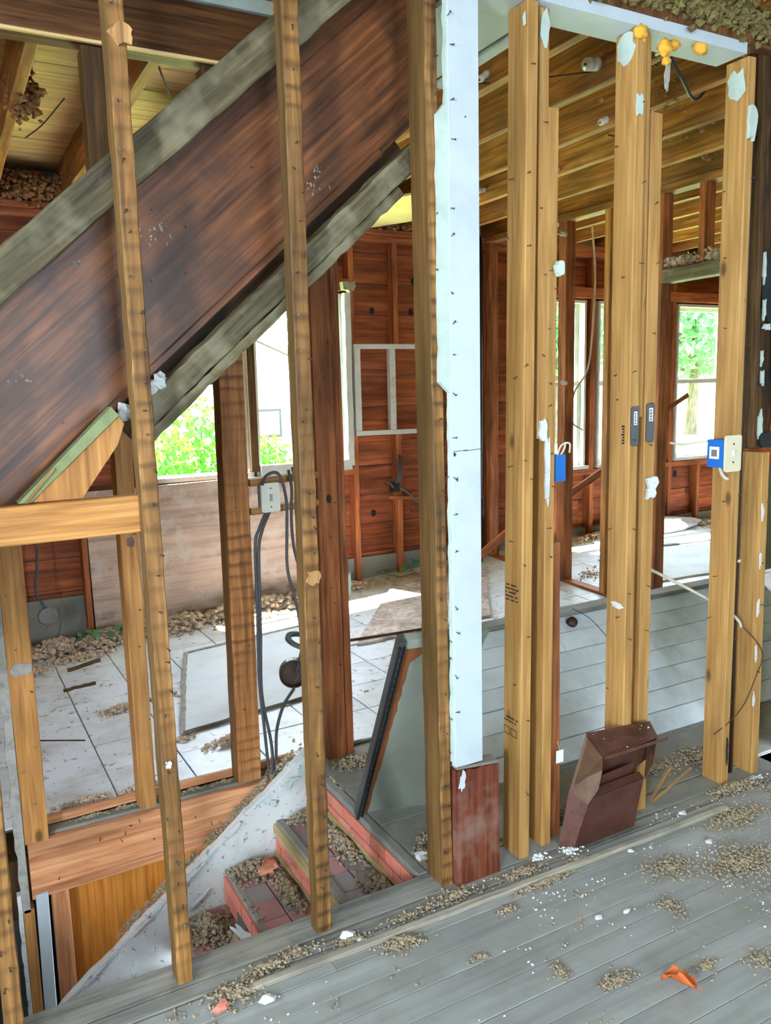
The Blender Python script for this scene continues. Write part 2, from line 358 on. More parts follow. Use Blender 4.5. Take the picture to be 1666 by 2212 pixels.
def make_nail():
    g = G(); n = 6
    g.tube([(0,0,0),(0,-0.014,0),(0,-0.0145,0),(0,-0.016,0)], [0.0012,0.0012,0.003,0.003], n)
    me = bpy.data.meshes.new('nail'); me.from_pydata(g.v, [], g.f); me.materials.append(M['steel']); return me
NAIL = make_nail()
def nail(parent, x, y, z, rx=0.0, rz=0.0):
    mw = Matrix.Translation((x,y,z)) @ Euler((rx, 0, rz)).to_matrix().to_4x4()
    return thing_mesh('nail', NAIL, mw, parent)
def nails(parent, x0, x1, y, z0, z1, n, seed, rz=0.0):
    q = random.Random(seed)
    for i in range(n):
        nail(parent, q.uniform(x0, x1), y+0.002, z0+(z1-z0)*(i+q.uniform(0.1, 0.9))/n, q.uniform(-0.5, 0.5), rz+q.uniform(-0.4, 0.4))
def side_nails(parent, x, y0, y1, z0, z1, n, seed): 
    q = random.Random(seed)
    for i in range(n):
        nail(parent, x+0.002, q.uniform(y0, y1), z0+(z1-z0)*(i+q.uniform(0.1, 0.9))/n, q.uniform(-0.4, 0.4), -math.pi/2+q.uniform(-0.4, 0.4))
def patch(name, c, u, v, ru, rv, mat, parent, thick=0.004, n=14, seed=1, rough=0.35):
    """a ragged thin flake lying on a face: centre c, half sizes ru, rv along u, v"""
    q = random.Random(seed); u = V(u).normalized(); v = V(v).normalized(); nrm = u.cross(v)
    pts = []
    for i in range(n):
        a = 2*math.pi*i/n; k = 1+q.uniform(-rough, rough*0.5)
        ca, sa = math.cos(a), math.sin(a)
        m = 1/max(abs(ca), abs(sa))**0.6
        pts.append(V(c)+u*ca*ru*k*m+v*sa*rv*k*m)
    g = G(); g.prism(pts, nrm*thick); return g.build(name, mat, parent)
def lump(name, c, r, mat, parent=None, n=3, seed=1, amp=0.35, sq=(1,1,1), smooth=True):
    """knobbly rounded lump"""
    g = G(); rows, cols = 4+2*n, 6+2*n
    vs = [];
    for i in range(rows+1):
        th = math.pi*i/rows
        for k in range(cols):
            ph = 2*math.pi*k/cols
            d = V((math.sin(th)*math.cos(ph), math.sin(th)*math.sin(ph), math.cos(th)))
            q = r*(1+amp*mn.noise(d*2.3+V((seed*3.1, seed*1.7, 0)))+amp*0.6*mn.noise(d*6+V((seed, 0, 0))))
            vs.append(V(c)+V((d.x*q*sq[0], d.y*q*sq[1], d.z*q*sq[2])))
    fs = [(i*cols+k, (i+1)*cols+k, (i+1)*cols+(k+1)%cols, i*cols+(k+1)%cols) for i in range(rows) for k in range(cols)]
    g.add(vs, fs); return g.build(name, mat, parent, smooth=smooth)
def debris(name, piles, mat, zf, label, cat='debris', seed=1):
    """piles: (x, y, rx, ry, count, size, height)"""
    q = random.Random(seed); g = G()
    for (x, y, rx, ry, n, s, h) in piles:
        for i in range(n):
            a = q.uniform(0, 6.283); rr = abs(q.gauss(0, 0.5)); px = x+math.cos(a)*rr*rx; py = y+math.sin(a)*rr*ry
            z = zf(px, py)
            if z is None: continue
            r = s*q.uniform(0.5, 1.4); hh = h*max(0, 1-rr*rr)*q.random()
            g.chunk((px, py, z+hh+r*0.35), r, 0.7, q)
    o = g.build(name, mat); return tag(o, label, cat, kind='stuff')

# ------------------------------------------------------------------ floors
def fz(x, y):
    """level of the sagging tiled floor behind the middle wall"""
    t = min(0.13, max(-0.10, -0.10+0.055*(x-0.4))); k = min(1, max(0, (y-2.97)/2.53)); return t*k
X0, X1, Y0 = -2.75, 2.76, -2.65
floor = empty('floor', (0, 0, 0), 'grey painted narrow board floor of the near room, strewn with debris', 'floor', kind='structure')
y = Y0; wd = 0.083; row = 0
while y < 1.775:
    xs = [X0] + sorted(R.uniform(X0+0.7, X1-0.5) for _ in range(2)) + [X1]
    for a, b in zip(xs, xs[1:]):
        lumber('floorboard', (a+0.0008, y+wd/2, -0.01+R.uniform(-0.0008, 0.0008)), (b-0.0008, y+wd/2, -0.01), 0.02, wd-0.0012, M['floor'], floor, ydir=(0,1,0), ch=0.0015)
    y += wd; row += 1
G().box((X0, Y0, -0.10), (X1, 1.99, -0.021)).build('subfloor', M['dark_stud'], floor)

tfloor = empty('tiled_floor', (3, 4.2, 0), 'dusty white square tile floor of the back room', 'floor', kind='structure')
T = 0.3; tm = {}
def tile_mesh(k):
    if k in tm: return tm[k]
    sx, sy = k; g = 0.0022; ch = 0.002
    b = G(); b.add([(g,g,-0.01),(sx-g,g,-0.01),(sx-g,sy-g,-0.01),(g,sy-g,-0.01),(g,g,-ch),(sx-g,g,-ch),(sx-g,sy-g,-ch),(g,sy-g,-ch),(g+ch,g+ch,0),(sx-g-ch,g+ch,0),(sx-g-ch,sy-g-ch,0),(g+ch,sy-g-ch,0)],
        [(3,2,1,0),(0,1,5,4),(1,2,6,5),(2,3,7,6),(3,0,4,7),(4,5,9,8),(5,6,10,9),(6,7,11,10),(7,4,8,11),(8,9,10,11)])
    me = bpy.data.meshes.new('tile'); me.from_pydata(b.v, [], b.f); me.materials.append(M['tile']); tm[k] = me; return me
for i in range(-5, 23):
    for j in range(9):
        tx = 0.155+i*T; ty = 2.97+j*T
        if ty > 5.4 or tx > 7.2: continue
        sx = (fz(tx+T, ty+T/2)-fz(tx, ty+T/2))/T; sy = (fz(tx+T/2, ty+T)-fz(tx+T/2, ty))/T
        rx = V((1, 0, sx)).normalized(); ry = V((0, 1, sy)); ry = (ry-rx*ry.dot(rx)).normalized(); rz = rx.cross(ry)
        zt = fz(tx, ty)+R.uniform(-0.001, 0.001)
        mw = Matrix(((rx.x,ry.x,rz.x,tx),(rx.y,ry.y,rz.y,ty),(rx.z,ry.z,rz.z,zt),(0,0,0,1)))
        thing_mesh('tile', tile_mesh((T, T if ty+T < 5.5 else 5.52-ty)), mw, tfloor)
g = G()
for i in range(30):
    for j in range(9):
        a, b = -1.4+i*0.3, -1.4+(i+1)*0.3; c, d = 2.955+j*0.285, 2.955+(j+1)*0.285
        e = -0.006
        g.quad((a,c,fz(a,c)+e),(b,c,fz(b,c)+e),(b,d,fz(b,d)+e),(a,d,fz(a,d)+e))
g.box((1.40, 2.35, -0.12), (7.4, 2.955, -0.004)) if False else None
g.build('tile_bed', M['tile_grout'], tfloor)
G().box((-1.4, 2.958, -0.34), (7.45, 5.6, -0.12)).build('floor_framing', M['dark_stud'], tfloor)

# ------------------------------------------------------------------ room shell
def plain_wall(name, lo, hi, mat, label, holes=()):
    """wall slab; holes = (a0, a1, z0, z1) along its long axis"""
    x = (hi[0]-lo[0]) > (hi[1]-lo[1]); g = G()
    cuts = sorted(holes); a = lo[0] if x else lo[1]; end = hi[0] if x else hi[1]
    def seg(a0, a1, z0, z1):
        if a1-a0 < 1e-4 or z1-z0 < 1e-4: return
        g.box((a0, lo[1], z0), (a1, hi[1], z1)) if x else g.box((lo[0], a0, z0), (hi[0], a1, z1))
    for (h0, h1, z0, z1) in cuts:
        seg(a, h0, lo[2], hi[2]); seg(h0, h1, lo[2], z0); seg(h0, h1, z1, hi[2]); a = h1
    seg(a, end, lo[2], hi[2])
    return tag(g.build(name, mat), label, 'wall', kind='structure')
ZC = 2.65
plain_wall('wall_left', (-2.85, -2.75, -0.1), (-2.75, 2.0, 2.86), M['wall_plain'], 'plain old plaster side wall of the near room', [(-1.87, -1.23, 0.85, 2.25), (0.50, 1.60, 0.90, 2.30)])
plain_wall('wall_rear', (-2.85, -2.75, -0.1), (2.86, -2.65, 2.86), M['wall_plain'], 'plain old plaster wall behind the viewer', [(0.05, 1.35, 0.85, 2.25)])
plain_wall('wall_right', (2.76, -2.65, -0.1), (2.86, 1.90, 2.86), M['wall_plain'], 'old plaster side wall beyond the tarred corner board')
plain_wall('wall_hall', (2.90, 1.90, -0.1), (7.5, 2.0, 2.86), M['wall_plain'], 'plaster wall beyond the far end of the sloped white siding')
plain_wall('wall_front', (-2.75, 1.92, -0.1), (-1.30, 1.995, 2.86), M['wall_plain'], 'plaster part of the stud wall beside the stair foot')
plain_wall('wall_back_left', (-1.45, 2.0, -0.34), (-1.37, 5.65, 2.86), M['sheath'], 'reddish end wall of the back room')
plain_wall('wall_end', (7.40, 1.95, -0.2), (7.48, 5.65, 2.86), M['sheath'], 'reddish end wall past the bright windows')
# basement shaft below the stairs
bs = empty('wall_basement', (0, 2.4, -2.3), 'dark basement walls under the stairs', 'wall', kind='structure')
G().box((-1.45, 2.95, -2.4), (1.5, 3.0, -0.34)).build('basement_side', M['basement'], bs)
G().box((-1.45, 1.88, -2.4), (1.5, 1.93, -0.10)).build('basement_side', M['basement'], bs)
G().box((-1.45, 1.93, -2.4), (-1.40, 2.95, -0.34)).build('basement_side', M['basement'], bs)
G().box((-1.45, 1.88, -2.5), (1.5, 3.0, -2.4)).build('basement_slab', M['basement'], bs)

# far wall: sheathing planks on studs, four windows
WIN = [(1.20, 1.89, 0.93, 2.18), (1.95, 2.64, 0.93, 2.18), (4.30, 5.00, 0.77, 2.20), (5.14, 5.86, 0.77, 2.20), (6.12, 6.84, 0.77, 2.20)]
wf = empty('wall_far', (3, 5.5, 0), 'far wall of reddish horizontal sheathing planks on studs', 'wall', kind='structure')
P = 0.2265
for r in range(-1, 13):
    z0 = r*P; z1 = z0+P
    if z0 > 2.62: break
    z1 = min(z1, 2.66)
    blocks = [(w[0], w[1]) for w in WIN if z0 < w[3]-0.02 and z1 > w[2]+0.02]
    a = -1.37; spans = []
    for b in sorted(blocks): spans.append((a, b[0])); a = b[1]
    spans.append((a, 7.40))
    # a row that a window cuts part-way: the plank is notched by keeping pieces above or below
    for (s0, s1) in spans:
        cuts = [s0]; c = s0+R.uniform(0.9, 2.2)
        while c < s1-0.5: cuts.append(c); c += R.uniform(1.2, 2.4)
        cuts.append(s1)
        for c0, c1 in zip(cuts, cuts[1:]):
            if c1-c0 < 0.03: continue
            lumber('sheathing_plank', (c0+0.001, 5.555+R.uniform(-0.002, 0.002), (z0+z1)/2), (c1-0.001, 5.555, (z0+z1)/2), z1-z0-0.005, 0.022, M['sheath'], wf, ydir=(0,1,0), ch=0.002)
    for w in WIN:
        if z0 < w[2]-0.02 < z1-0.04 and z1 > w[2]+0.02:
            lumber('sheathing_plank', (w[0], 5.555, (z0+w[2])/2), (w[1], 5.555, (z0+w[2])/2), w[2]-z0-0.004, 0.022, M['sheath'], wf, ydir=(0,1,0), ch=0.002)
        if z0+0.04 < w[3]+0.02 < z1 and z0 < w[3]-0.02:
            lumber('sheathing_plank', (w[0], 5.555, (z1+w[3])/2), (w[1], 5.555, (z1+w[3])/2), z1-w[3]-0.004, 0.022, M['sheath'], wf, ydir=(0,1,0), ch=0.002)
g = G(); a = -1.45
for w in WIN:
    g.box((a, 5.57, -0.5), (w[0], 5.60, 2.9)); g.box((w[0], 5.57, -0.5), (w[1], 5.60, w[2])); g.box((w[0], 5.57, w[3]), (w[1], 5.60, 2.9)); a = w[1]
g.box((a, 5.57, -0.5), (7.48, 5.60, 2.9)); g.build('light_block_backing', M['wall_plain'], wf)  # unseen backing slab added to stop light leaking between the planks
for x in (-0.86, -0.46, -0.06, 0.34, 0.74):
    upright('wall_stud', x-0.02, x+0.02, 5.455, 5.543, fz(x, 5.5), 2.56, M['far_stud'], parent=wf)
for x, z0, z1 in ((1.15, -0.08, 2.56), (2.72, 0.02, 2.56), (3.09, 1.82, 2.56), (3.095, 0.05, 1.145), (3.46, 0.05, 2.56), (3.84, 0.08, 2.56), (3.93, 0.08, 2.56), (4.02, 0.08, 2.56), (4.26, 0.08, 2.56), (5.07, 0.1, 2.56), (5.92, 0.1, 2.56), (6.06, 0.1, 2.56), (6.90, 0.1, 2.56), (7.2, 0.1, 2.56), (4.65, 0.1, 0.74), (5.5, 0.1, 0.74), (6.45, 0.1, 0.74)):
    upright('wall_stud', x-0.022, x+0.022, 5.455, 5.543, z0, z1, M['far_stud'], parent=wf)
lumber('top_plate', (-1.37, 5.50, 2.585), (7.4, 5.50, 2.585), 0.045, 0.09, M['far_stud'], wf)
lumber('top_plate', (-1.37, 5.49, 2.628), (7.4, 5.49, 2.628), 0.04, 0.10, M['far_stud'], wf)
for (w0, w1, zz) in ((1.17, 2.70, 2.24), (4.28, 7.0, 2.26)):
    lumber('window_header', (w0, 5.49, zz), (w1, 5.49, zz), 0.09, 0.085, M['far_stud'], wf)
for (w0, w1, zz) in ((1.17, 2.70, 0.88), (4.28, 7.0, 0.71)):
    lumber('window_ledger', (w0, 5.495, zz), (w1, 5.495, zz), 0.045, 0.085, M['far_stud'], wf)
# foundation strip at the bottom of the far wall
G().box((-1.37, 5.50, -0.3), (7.4, 5.542, 0.20)).build('wall_base', M['concrete'], wf)

def window(n, w, sashed=True, label=''):
    x0, x1, z0, z1 = w
    o = empty('window_%d' % n, ((x0+x1)/2, 5.5, z0), label, 'window', kind='structure')
    m = M['window_white']
    g = G(); g.box((x0, 5.47, z0), (x0+0.022, 5.60, z1)); g.box((x1-0.022, 5.47, z0), (x1, 5.60, z1)); g.box((x0+0.022, 5.47, z1-0.025), (x1-0.022, 5.60, z1)); g.build('window_jamb', m, o)
    g = G(); g.box((x0-0.02, 5.44, z0-0.03), (x1+0.02, 5.63, z0)); g.build('window_sill', m, o)
    if sashed:
        zm = z0+(z1-z0)*0.50
        for k, (a, b, yy) in enumerate(((z0, zm+0.02, 5.515), (zm-0.02, z1-0.025, 5.548))):
            s = G(); xa, xb = x0+0.022, x1-0.022; t = 0.042
            s.box((xa, yy, a), (xa+t, yy+0.03, b)); s.box((xb-t, yy, a), (xb, yy+0.03, b)); s.box((xa+t, yy, a), (xb-t, yy+0.03, a+t*1.1)); s.box((xa+t, yy, b-t*0.8), (xb-t, yy+0.03, b))
            so = s.build('sash', m, o)
            G().box((xa+t, yy+0.012, a+t), (xb-t, yy+0.015, b-t*0.8)).build('pane', M['glass'], so)
    return o
w1 = window(1, WIN[0], False, 'window opening with empty frame above the plywood sheet')
w2 = window(2, WIN[1], False, 'empty window opening beside the red double post, house visible outside')
window(3, WIN[2], True, 'white double-hung window beside the far partition')
window(4, WIN[3], True, 'white double-hung window just past the dark corner post')
window(5, WIN[4], True, 'white double-hung window beside the rightmost new stud')
lumber('mullion_post', (1.92, 5.50, 0.93), (1.92, 5.50, 2.18), 0.06, 0.12, M['dark_stud'], w1)
G().box((1.22, 5.53, 1.545), (1.89, 5.56, 1.59)).build('meeting_rail', M['dark_stud'], w1)
G().box((1.955, 5.50, 1.50), (1.985, 5.53, 2.18)).build('sash_stile', M['window_white'], w2)
G().box((1.95, 5.40, 0.90), (2.66, 5.47, 0.975)).build('stool', M['window_white'], w2)
lumber('casing_strip', (2.655, 5.43, 0.93), (2.66, 5.43, 2.18), 0.05, 0.06, M['window_white'], w2, seg=20, jit=0.004)
patch('torn_casing', (2.67, 5.40, 2.22), (1,0,0), (0,0,1), 0.06, 0.05, M['plaster_cut'], w2, 0.05, seed=4, rough=0.6)

# ------------------------------------------------------------------ ceiling: joists along Y, planks along X above
ceil = empty('ceiling', (2, 3.8, ZC), 'bare joists and plank deck overhead', 'ceiling', kind='structure')
JX = [-1.2, -0.80, -0.41, -0.02, 0.38, 0.78, 1.17, 1.60, 2.02, 2.405, 2.81, 3.18, 3.58, 3.98, 4.38, 4.78, 5.18, 5.58, 5.98, 6.38, 6.78, 7.18]
for x in JX:
    y0 = 2.95 if x < 1.1 else 2.02
    lumber('joist', (x, y0, ZC+0.10), (x, 5.60, ZC+0.10), 0.045, 0.20, M['joist'], ceil, ydir=(0,0,1), seg=10, jit=0.003)
G().box((-2.75, -2.65, ZC-0.012), (2.76, 1.45, ZC-0.001)).build('bounce_ceiling', M['wall_plain'], ceil)  # unseen plaster added to bounce light down into the stairwell
for k in range(14):
    x = -2.6+k*0.40
    lumber('joist', (x, -2.65, ZC+0.10), (x, 1.99, ZC+0.10), 0.045, 0.20, M['joist'], ceil, ydir=(0,0,1))
y = 2.0
while y < 5.6:
    wd = 0.138; xs = [1.12 if y < 2.9 else -1.4]
    while xs[-1] < 5.5: xs.append(xs[-1]+R.uniform(1.6, 3.4))
    xs.append(7.45)
    for a, b in zip(xs, xs[1:]):
        lumber('plank', (a, y+wd/2, ZC+0.212+R.uniform(0, 0.003)), (b-0.002, y+wd/2, ZC+0.212), 0.02, wd-0.004, M['deck'], ceil, ydir=(0,1,0), ch=0.002)
    y += wd
G().box((-2.85, -2.75, ZC+0.226), (2.9, 2.0, ZC+0.26)).build('light_block_deck', M['beam'], ceil)  # unseen slabs added over the planks to stop sky light leaking in
G().box((1.10, 2.0, ZC+0.226), (7.5, 5.65, ZC+0.26)).build('light_block_deck', M['beam'], ceil)
G().box((-1.45, 2.95, ZC+0.226), (1.10, 5.65, ZC+0.26)).build('light_block_deck', M['beam'], ceil)
# upper storey shaft over the stairs
g = G(); g.box((-2.0, 1.93, 2.88), (1.3, 1.99, 4.6)); g.box((-2.0, 2.99, 2.88), (1.3, 3.05, 4.6)); g.box((-2.05, 1.93, 2.65), (-2.0, 3.05, 4.6)); g.box((1.25, 1.99, 2.91), (1.3, 2.99, 4.6)); g.box((-2.05, 1.93, 4.6), (1.3, 3.05, 4.65)); g.box((-2.0, 1.93, 2.65), (-1.37, 3.0, 2.70))
tag(g.build('wall_stairwell', M['beam']), 'dark boarded shaft above the stairs', 'wall', kind='structure')

# ------------------------------------------------------------------ near stud wall
def stud(name, label, mat, x0, x1, y0, y1, z0, z1, dx=0.0, dy=0.0, seg=1, jit=0.0, group=None, cat='stud'):
    return tag(upright(name, x0, x1, y0, y1, z0, z1, mat, dx, dy, seg=seg, jit=jit), label, cat, group)
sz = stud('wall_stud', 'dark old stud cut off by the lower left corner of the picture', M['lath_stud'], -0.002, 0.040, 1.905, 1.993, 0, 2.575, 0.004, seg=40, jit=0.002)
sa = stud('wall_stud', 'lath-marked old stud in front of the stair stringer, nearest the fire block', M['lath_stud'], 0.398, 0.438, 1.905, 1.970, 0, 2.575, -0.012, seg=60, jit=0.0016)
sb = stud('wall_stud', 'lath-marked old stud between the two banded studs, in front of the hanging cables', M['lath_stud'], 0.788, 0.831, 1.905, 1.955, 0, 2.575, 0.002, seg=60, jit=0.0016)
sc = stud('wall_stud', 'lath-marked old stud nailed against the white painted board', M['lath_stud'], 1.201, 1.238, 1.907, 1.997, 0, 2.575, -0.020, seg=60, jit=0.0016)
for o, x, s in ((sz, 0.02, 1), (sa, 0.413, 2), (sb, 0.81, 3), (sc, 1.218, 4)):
    nails(o, x-0.015, x+0.015, 1.905, 0.1, 2.5, 34, s)
patch('wood_chip', (0.415, 1.903, 2.26), (1,0,0), (0,0,1), 0.026, 0.022, M['lath'], sa, 0.012, seed=3)
patch('wood_chip', (0.812, 1.903, 1.015), (1,0,0), (0,0,1), 0.018, 0.018, M['lath'], sb, 0.014, seed=5)
patch('plaster_flake', (0.41, 1.903, 0.60), (1,0,0), (0,0,1), 0.008, 0.010, M['plaster'], sa, 0.004, seed=6)

# new studs, in three clusters under the white header
d1 = stud('new_stud', 'new yellow stud beside the white board, printed with a grade stamp', M['new_stud'], 1.490, 1.529, 1.905, 1.994, 0, 2.538, 0.024)
d2 = stud('jack_stud', 'short new stud piece hanging beside the stamped stud, from header to mid height', M['new_stud'], 1.572, 1.609, 1.928, 1.994, 1.335, 2.538, 0.002)
d3 = stud('trimmer_stud', 'new trimmer stud behind the small blue box, flecked with drywall', M['new_stud'], 1.598, 1.636, 1.928, 1.994, 0, 2.28, 0.012)
d4 = stud('old_trimmer', 'short dark red old stud standing below the small blue box', M['red_stud'], 1.655, 1.700, 1.955, 1.999, 0, 1.0, -0.01)
e1 = stud('new_stud', 'new yellow stud with a steel nail plate behind the rusty duct boot', M['new_stud'], 1.928, 1.968, 1.905, 1.994, 0, 2.538, -0.004)
e2 = stud('jack_stud', 'short new stud piece between the two nail plates, from header to mid height', M['new_stud'], 1.981, 2.012, 1.930, 1.994, 1.385, 2.538)
e3 = stud('trimmer_stud', 'new trimmer stud carrying the second nail plate and a torn drywall flake', M['new_stud'], 2.020, 2.070, 1.928, 1.994, 0, 2.32, -0.005)
f1 = stud('new_stud', 'new yellow stud that carries the blue switch box', M['new_stud'], 2.434, 2.472, 1.905, 1.994, 0, 2.538, -0.012)
f2 = stud('trimmer_stud', 'half-height new stud right of the iron pipe, under the tarred board', M['new_stud'], 2.603, 2.643, 1.905, 1.994, 0, 1.235, -0.02)
for o, x, s, z0, z1, n in ((d1, 1.515, 11, 0.1, 2.4, 10), (d3, 1.625, 12, 0.9, 1.9, 9), (e1, 1.945, 13, 0.5, 2.4, 8), (e3, 2.05, 14, 0.5, 2.2, 7), (f1, 2.455, 15, 0.3, 2.2, 8), (f2, 2.61, 16, 0.3, 1.2, 4), (d2, 1.59, 17, 1.4, 2.4, 4)):
    nails(o, x-0.012, x+0.012, o.matrix_basis.translation.y-(0.0445 if o in (d1, e1, f1, f2) else 0.033), z0, z1, n, s)
for o, x, s in ((d1, 1.500, 21), (e1, 1.927, 22), (f1, 2.428, 23)):
    side_nails(o, x, 1.92, 1.98, 0.4, 2.3, 7, s)
# paint and drywall left on the new studs
patch('paint_patch', (1.500, 1.903, 2.485), (1,0,0), (0,0,1), 0.006, 0.02, M['green_paint'], d1, 0.002, seed=31)
patch('drywall_scrap', (1.588, 1.925, 1.362), (1,0,0), (0,0,1), 0.018, 0.03, M['plaster'], d2, 0.010, seed=32)
patch('paint_patch', (1.592, 1.926, 2.49), (1,0,0), (0,0,1), 0.017, 0.05, M['green_paint'], d2, 0.003, seed=30)
patch('drywall_scrap', (1.606, 1.924, 1.24), (1,0,0), (0,0,1), 0.010, 0.10, M['plaster'], d3, 0.006, seed=33)
patch('drywall_scrap', (1.640, 1.924, 1.83), (1,0,0), (0,0,1), 0.014, 0.022, M['green_paint'], d3, 0.02, seed=34)
patch('drywall_scrap', (1.935, 1.902, 2.32), (1,0,0), (0,0,1), 0.014, 0.030, M['green_paint'], e1, 0.005, seed=35)
patch('drywall_scrap', (2.042, 1.925, 1.145), (1,0,0), (0,0,1), 0.026, 0.034, M['plaster'], e3, 0.012, seed=36, rough=0.7)
patch('paint_patch', (1.925, 1.950, 2.49), (0,-1,0), (0,0,1), 0.04, 0.045, M['green_paint'], e1, 0.002, seed=37)
patch('paint_patch', (2.420, 1.950, 2.46), (0,-1,0), (0,0,1), 0.036, 0.05, M['green_paint'], f1, 0.002, seed=38)
patch('drywall_scrap', (2.440, 1.902, 2.335), (1,0,0), (0,0,1), 0.024, 0.055, M['green_paint'], f1, 0.012, seed=39)
patch('paint_smear', (1.500, 1.93, 0.80), (0,-1,0), (0,0,1), 0.02, 0.012, M['plaster'], d1, 0.001, seed=41)
patch('paint_smear', (1.926, 1.94, 0.76), (0,-1,0), (0,0,1), 0.03, 0.012, M['plaster'], e1, 0.001, seed=42)
patch('rot_hole', (2.456, 1.9035, 0.13), (1,0,0), (0,0,1), 0.006, 0.055, M['black'], f1, 0.002, seed=43)
# grade stamps on the left face of the stamped stud
def stamp(parent, yc, zc, rows, seed, boxed=False):
    q = random.Random(seed); g = G(); x = 1.488+0.024*zc/2.538
    for r in range(rows):
        yy = yc+0.030
        while yy > yc-0.030:
            w = q.uniform(0.002, 0.006)
            if q.random() < 0.75: g.box((x-0.0006, yy-w, zc-r*0.012), (x, yy, zc-r*0.012+0.005))
            yy -= w+0.003
    if boxed:
        for k in (0, 1):
            a, b = yc+0.034-k*0.036, yc+0.004-k*0.036
            for z0, z1, y0, y1 in ((-0.055, -0.0535, b, a), (-0.032, -0.0305, b, a), (-0.055, -0.032, a-0.0012, a), (-0.055, -0.032, b, b+0.0012)):
                g.box((x-0.0006, y0, zc+z0), (x, y1, zc+z1))
    return g.build('grade_stamp', M['ink'], parent)
stamp(d1, 1.955, 0.885, 5, 1); stamp(d1, 1.955, 0.455, 2, 2, True)
stamp_g = G()
q = random.Random(9)
for k in range(7):
    stamp_g.box((1.9255, 1.925, 1.30+k*0.009), (1.9265, 1.925+q.uniform(0.008, 0.014), 1.306+k*0.009))
stamp_g.build('grade_stamp', M['ink'], e1)

# steel nail plates
def nail_plate(x0, x1, y, z0, z1, label):
    o = empty('nail_plate', ((x0+x1)/2, y, z0), label, 'nail plate', 'steel nail plates')
    G().box((x0, y-0.002, z0), (x1, y, z1)).build('plate', M['galv'], o)
    G().box((x0+0.012, y-0.0026, z1-0.055), (x1-0.008, y-0.002, z1-0.012)).build('paper_label', M['label_white'], o)
    g = G()
    for k in range(7): g.box((x0+0.014, y-0.003, z1-0.052+k*0.0052), (x1-0.012, y-0.0026, z1-0.052+k*0.0052+(0.0022 if k % 2 else 0.0032)))
    g.build('barcode', M['ink'], o)
    g = G()
    for k in range(4): g.tube([(x0+0.006+k*0.008, y-0.001, z1+0.001), (x0+0.006+k*0.008, y-0.004, z1+0.004)], 0.0015, 5); g.tube([(x0+0.006+k*0.008, y-0.001, z0-0.001), (x0+0.006+k*0.008, y-0.004, z0-0.004)], 0.0015, 5)
    g.build('tooth_row', M['galv'], o)
    return o
nail_plate(1.930, 1.964, 1.9035, 1.298, 1.416, 'grey steel nail plate on the full-length new stud')
nail_plate(2.021, 2.058, 1.9265, 1.304, 1.424, 'grey steel nail plate on the trimmer stud')

# white painted board, header, plinth
wb = empty('painted_board', (1.27, 1.90, 0.385), 'tall blue-white painted jamb board between old and new studs', 'board')
G().box((1.239, 1.884, 0.385), (1.333, 1.9055, 2.62)).build('board_face', M['white_paint'], wb)
g = G(); q = random.Random(3)
pts = []; 
z = 0.40
while z < 2.6:
    wdt = 0.205 if 1.50 < z < 2.22 else 0.233
    pts.append((1.0+wdt-0.0+q.uniform(-0.0025, 0.0025), 1.888, z)); z += 0.03
poly = pts + [(1.2392, 1.888, 2.6), (1.2392, 1.888, 0.40)]
g.prism(poly, (0, 0.016, 0)); g.build('plaster_strip', M['green_paint'], wb)
for k, (a, b, z) in enumerate(((1.24, 1.29, 1.318), (1.275, 1.333, 1.318))):
    lumber('crack', (a, 1.8838, z), (b, 1.8838, z+0.003), 0.0016, 0.001, M['ink'], wb)
patch('paint_chip', (1.245, 1.8838, 1.31), (1,0,0), (0,0,1), 0.004, 0.006, M['wire_dark'], wb, 0.001, seed=2)
patch('paint_chip', (1.253, 1.8838, 1.24), (1,0,0), (0,0,1), 0.002, 0.006, M['wire_dark'], wb, 0.001, seed=3)
patch('paint_chip', (1.29, 1.8838, 2.20), (1,0,0), (0,0,1), 0.003, 0.002, M['wire_dark'], wb, 0.001, seed=7)
nails(wb, 1.238, 1.245, 1.884, 0.5, 2.5, 18, 51)
hd = empty('header_board', (1.95, 1.95, 2.54), 'white painted header board bridging the new studs', 'board')
G().box((1.335, 1.90, 2.540), (2.405, 2.02, 2.574)).build('header_face', M['white_paint'], hd)
G().box((1.335, 1.895, 2.5745), (2.43, 1.99, 2.648)).build('upper_plate', M['beam'], hd)
for i, (x, z, r) in enumerate(((1.936, 2.525, 0.022), (1.95, 2.51, 0.016), (2.04, 2.50, 0.024), (2.055, 2.47, 0.015), (2.08, 2.515, 0.018), (2.205, 2.53, 0.022))):
    lump('foam_blob', (x, 1.905+0.01*(i % 2), z), r, M['foam'], hd, n=3, seed=i+1, amp=0.5, sq=(1.1, 0.8, 0.9))
patch('hanging_scrap', (2.06, 1.915, 2.43), (1,0,0), (0,0,1), 0.010, 0.05, M['plaster_cut'], hd, 0.006, seed=12, rough=0.6)
tag(G().box((1.336, 2.021, 2.552), (1.62, 2.62, 2.566)).build('soffit_panel', M['white_paint']), 'white soffit panel running back from the header', 'panel')
tag(lumber('soffit_trim', (1.652, 2.03, 2.553), (1.665, 2.6, 2.553), 0.014, 0.05, M['white_paint'], ydir=(1,0,0)), 'white strip along the edge of the soffit panel', 'trim')
lumber('top_plate', (-1.30, 1.95, 2.612), (1.33, 1.95, 2.612), 0.074, 0.09, M['beam'], ceil)
lumber('top_plate', (2.44, 1.95, 2.612), (2.76, 1.95, 2.612), 0.074, 0.09, M['beam'], ceil)
pl = empty('base_block', (1.32, 1.91, 0), 'varnished red-brown base block under the painted board', 'block')
g = G(); q = random.Random(8)
top = [(1.242+0.152*i/10, 1.884, 0.372-0.012*i/10+q.uniform(-0.004, 0.004)) for i in range(11)]
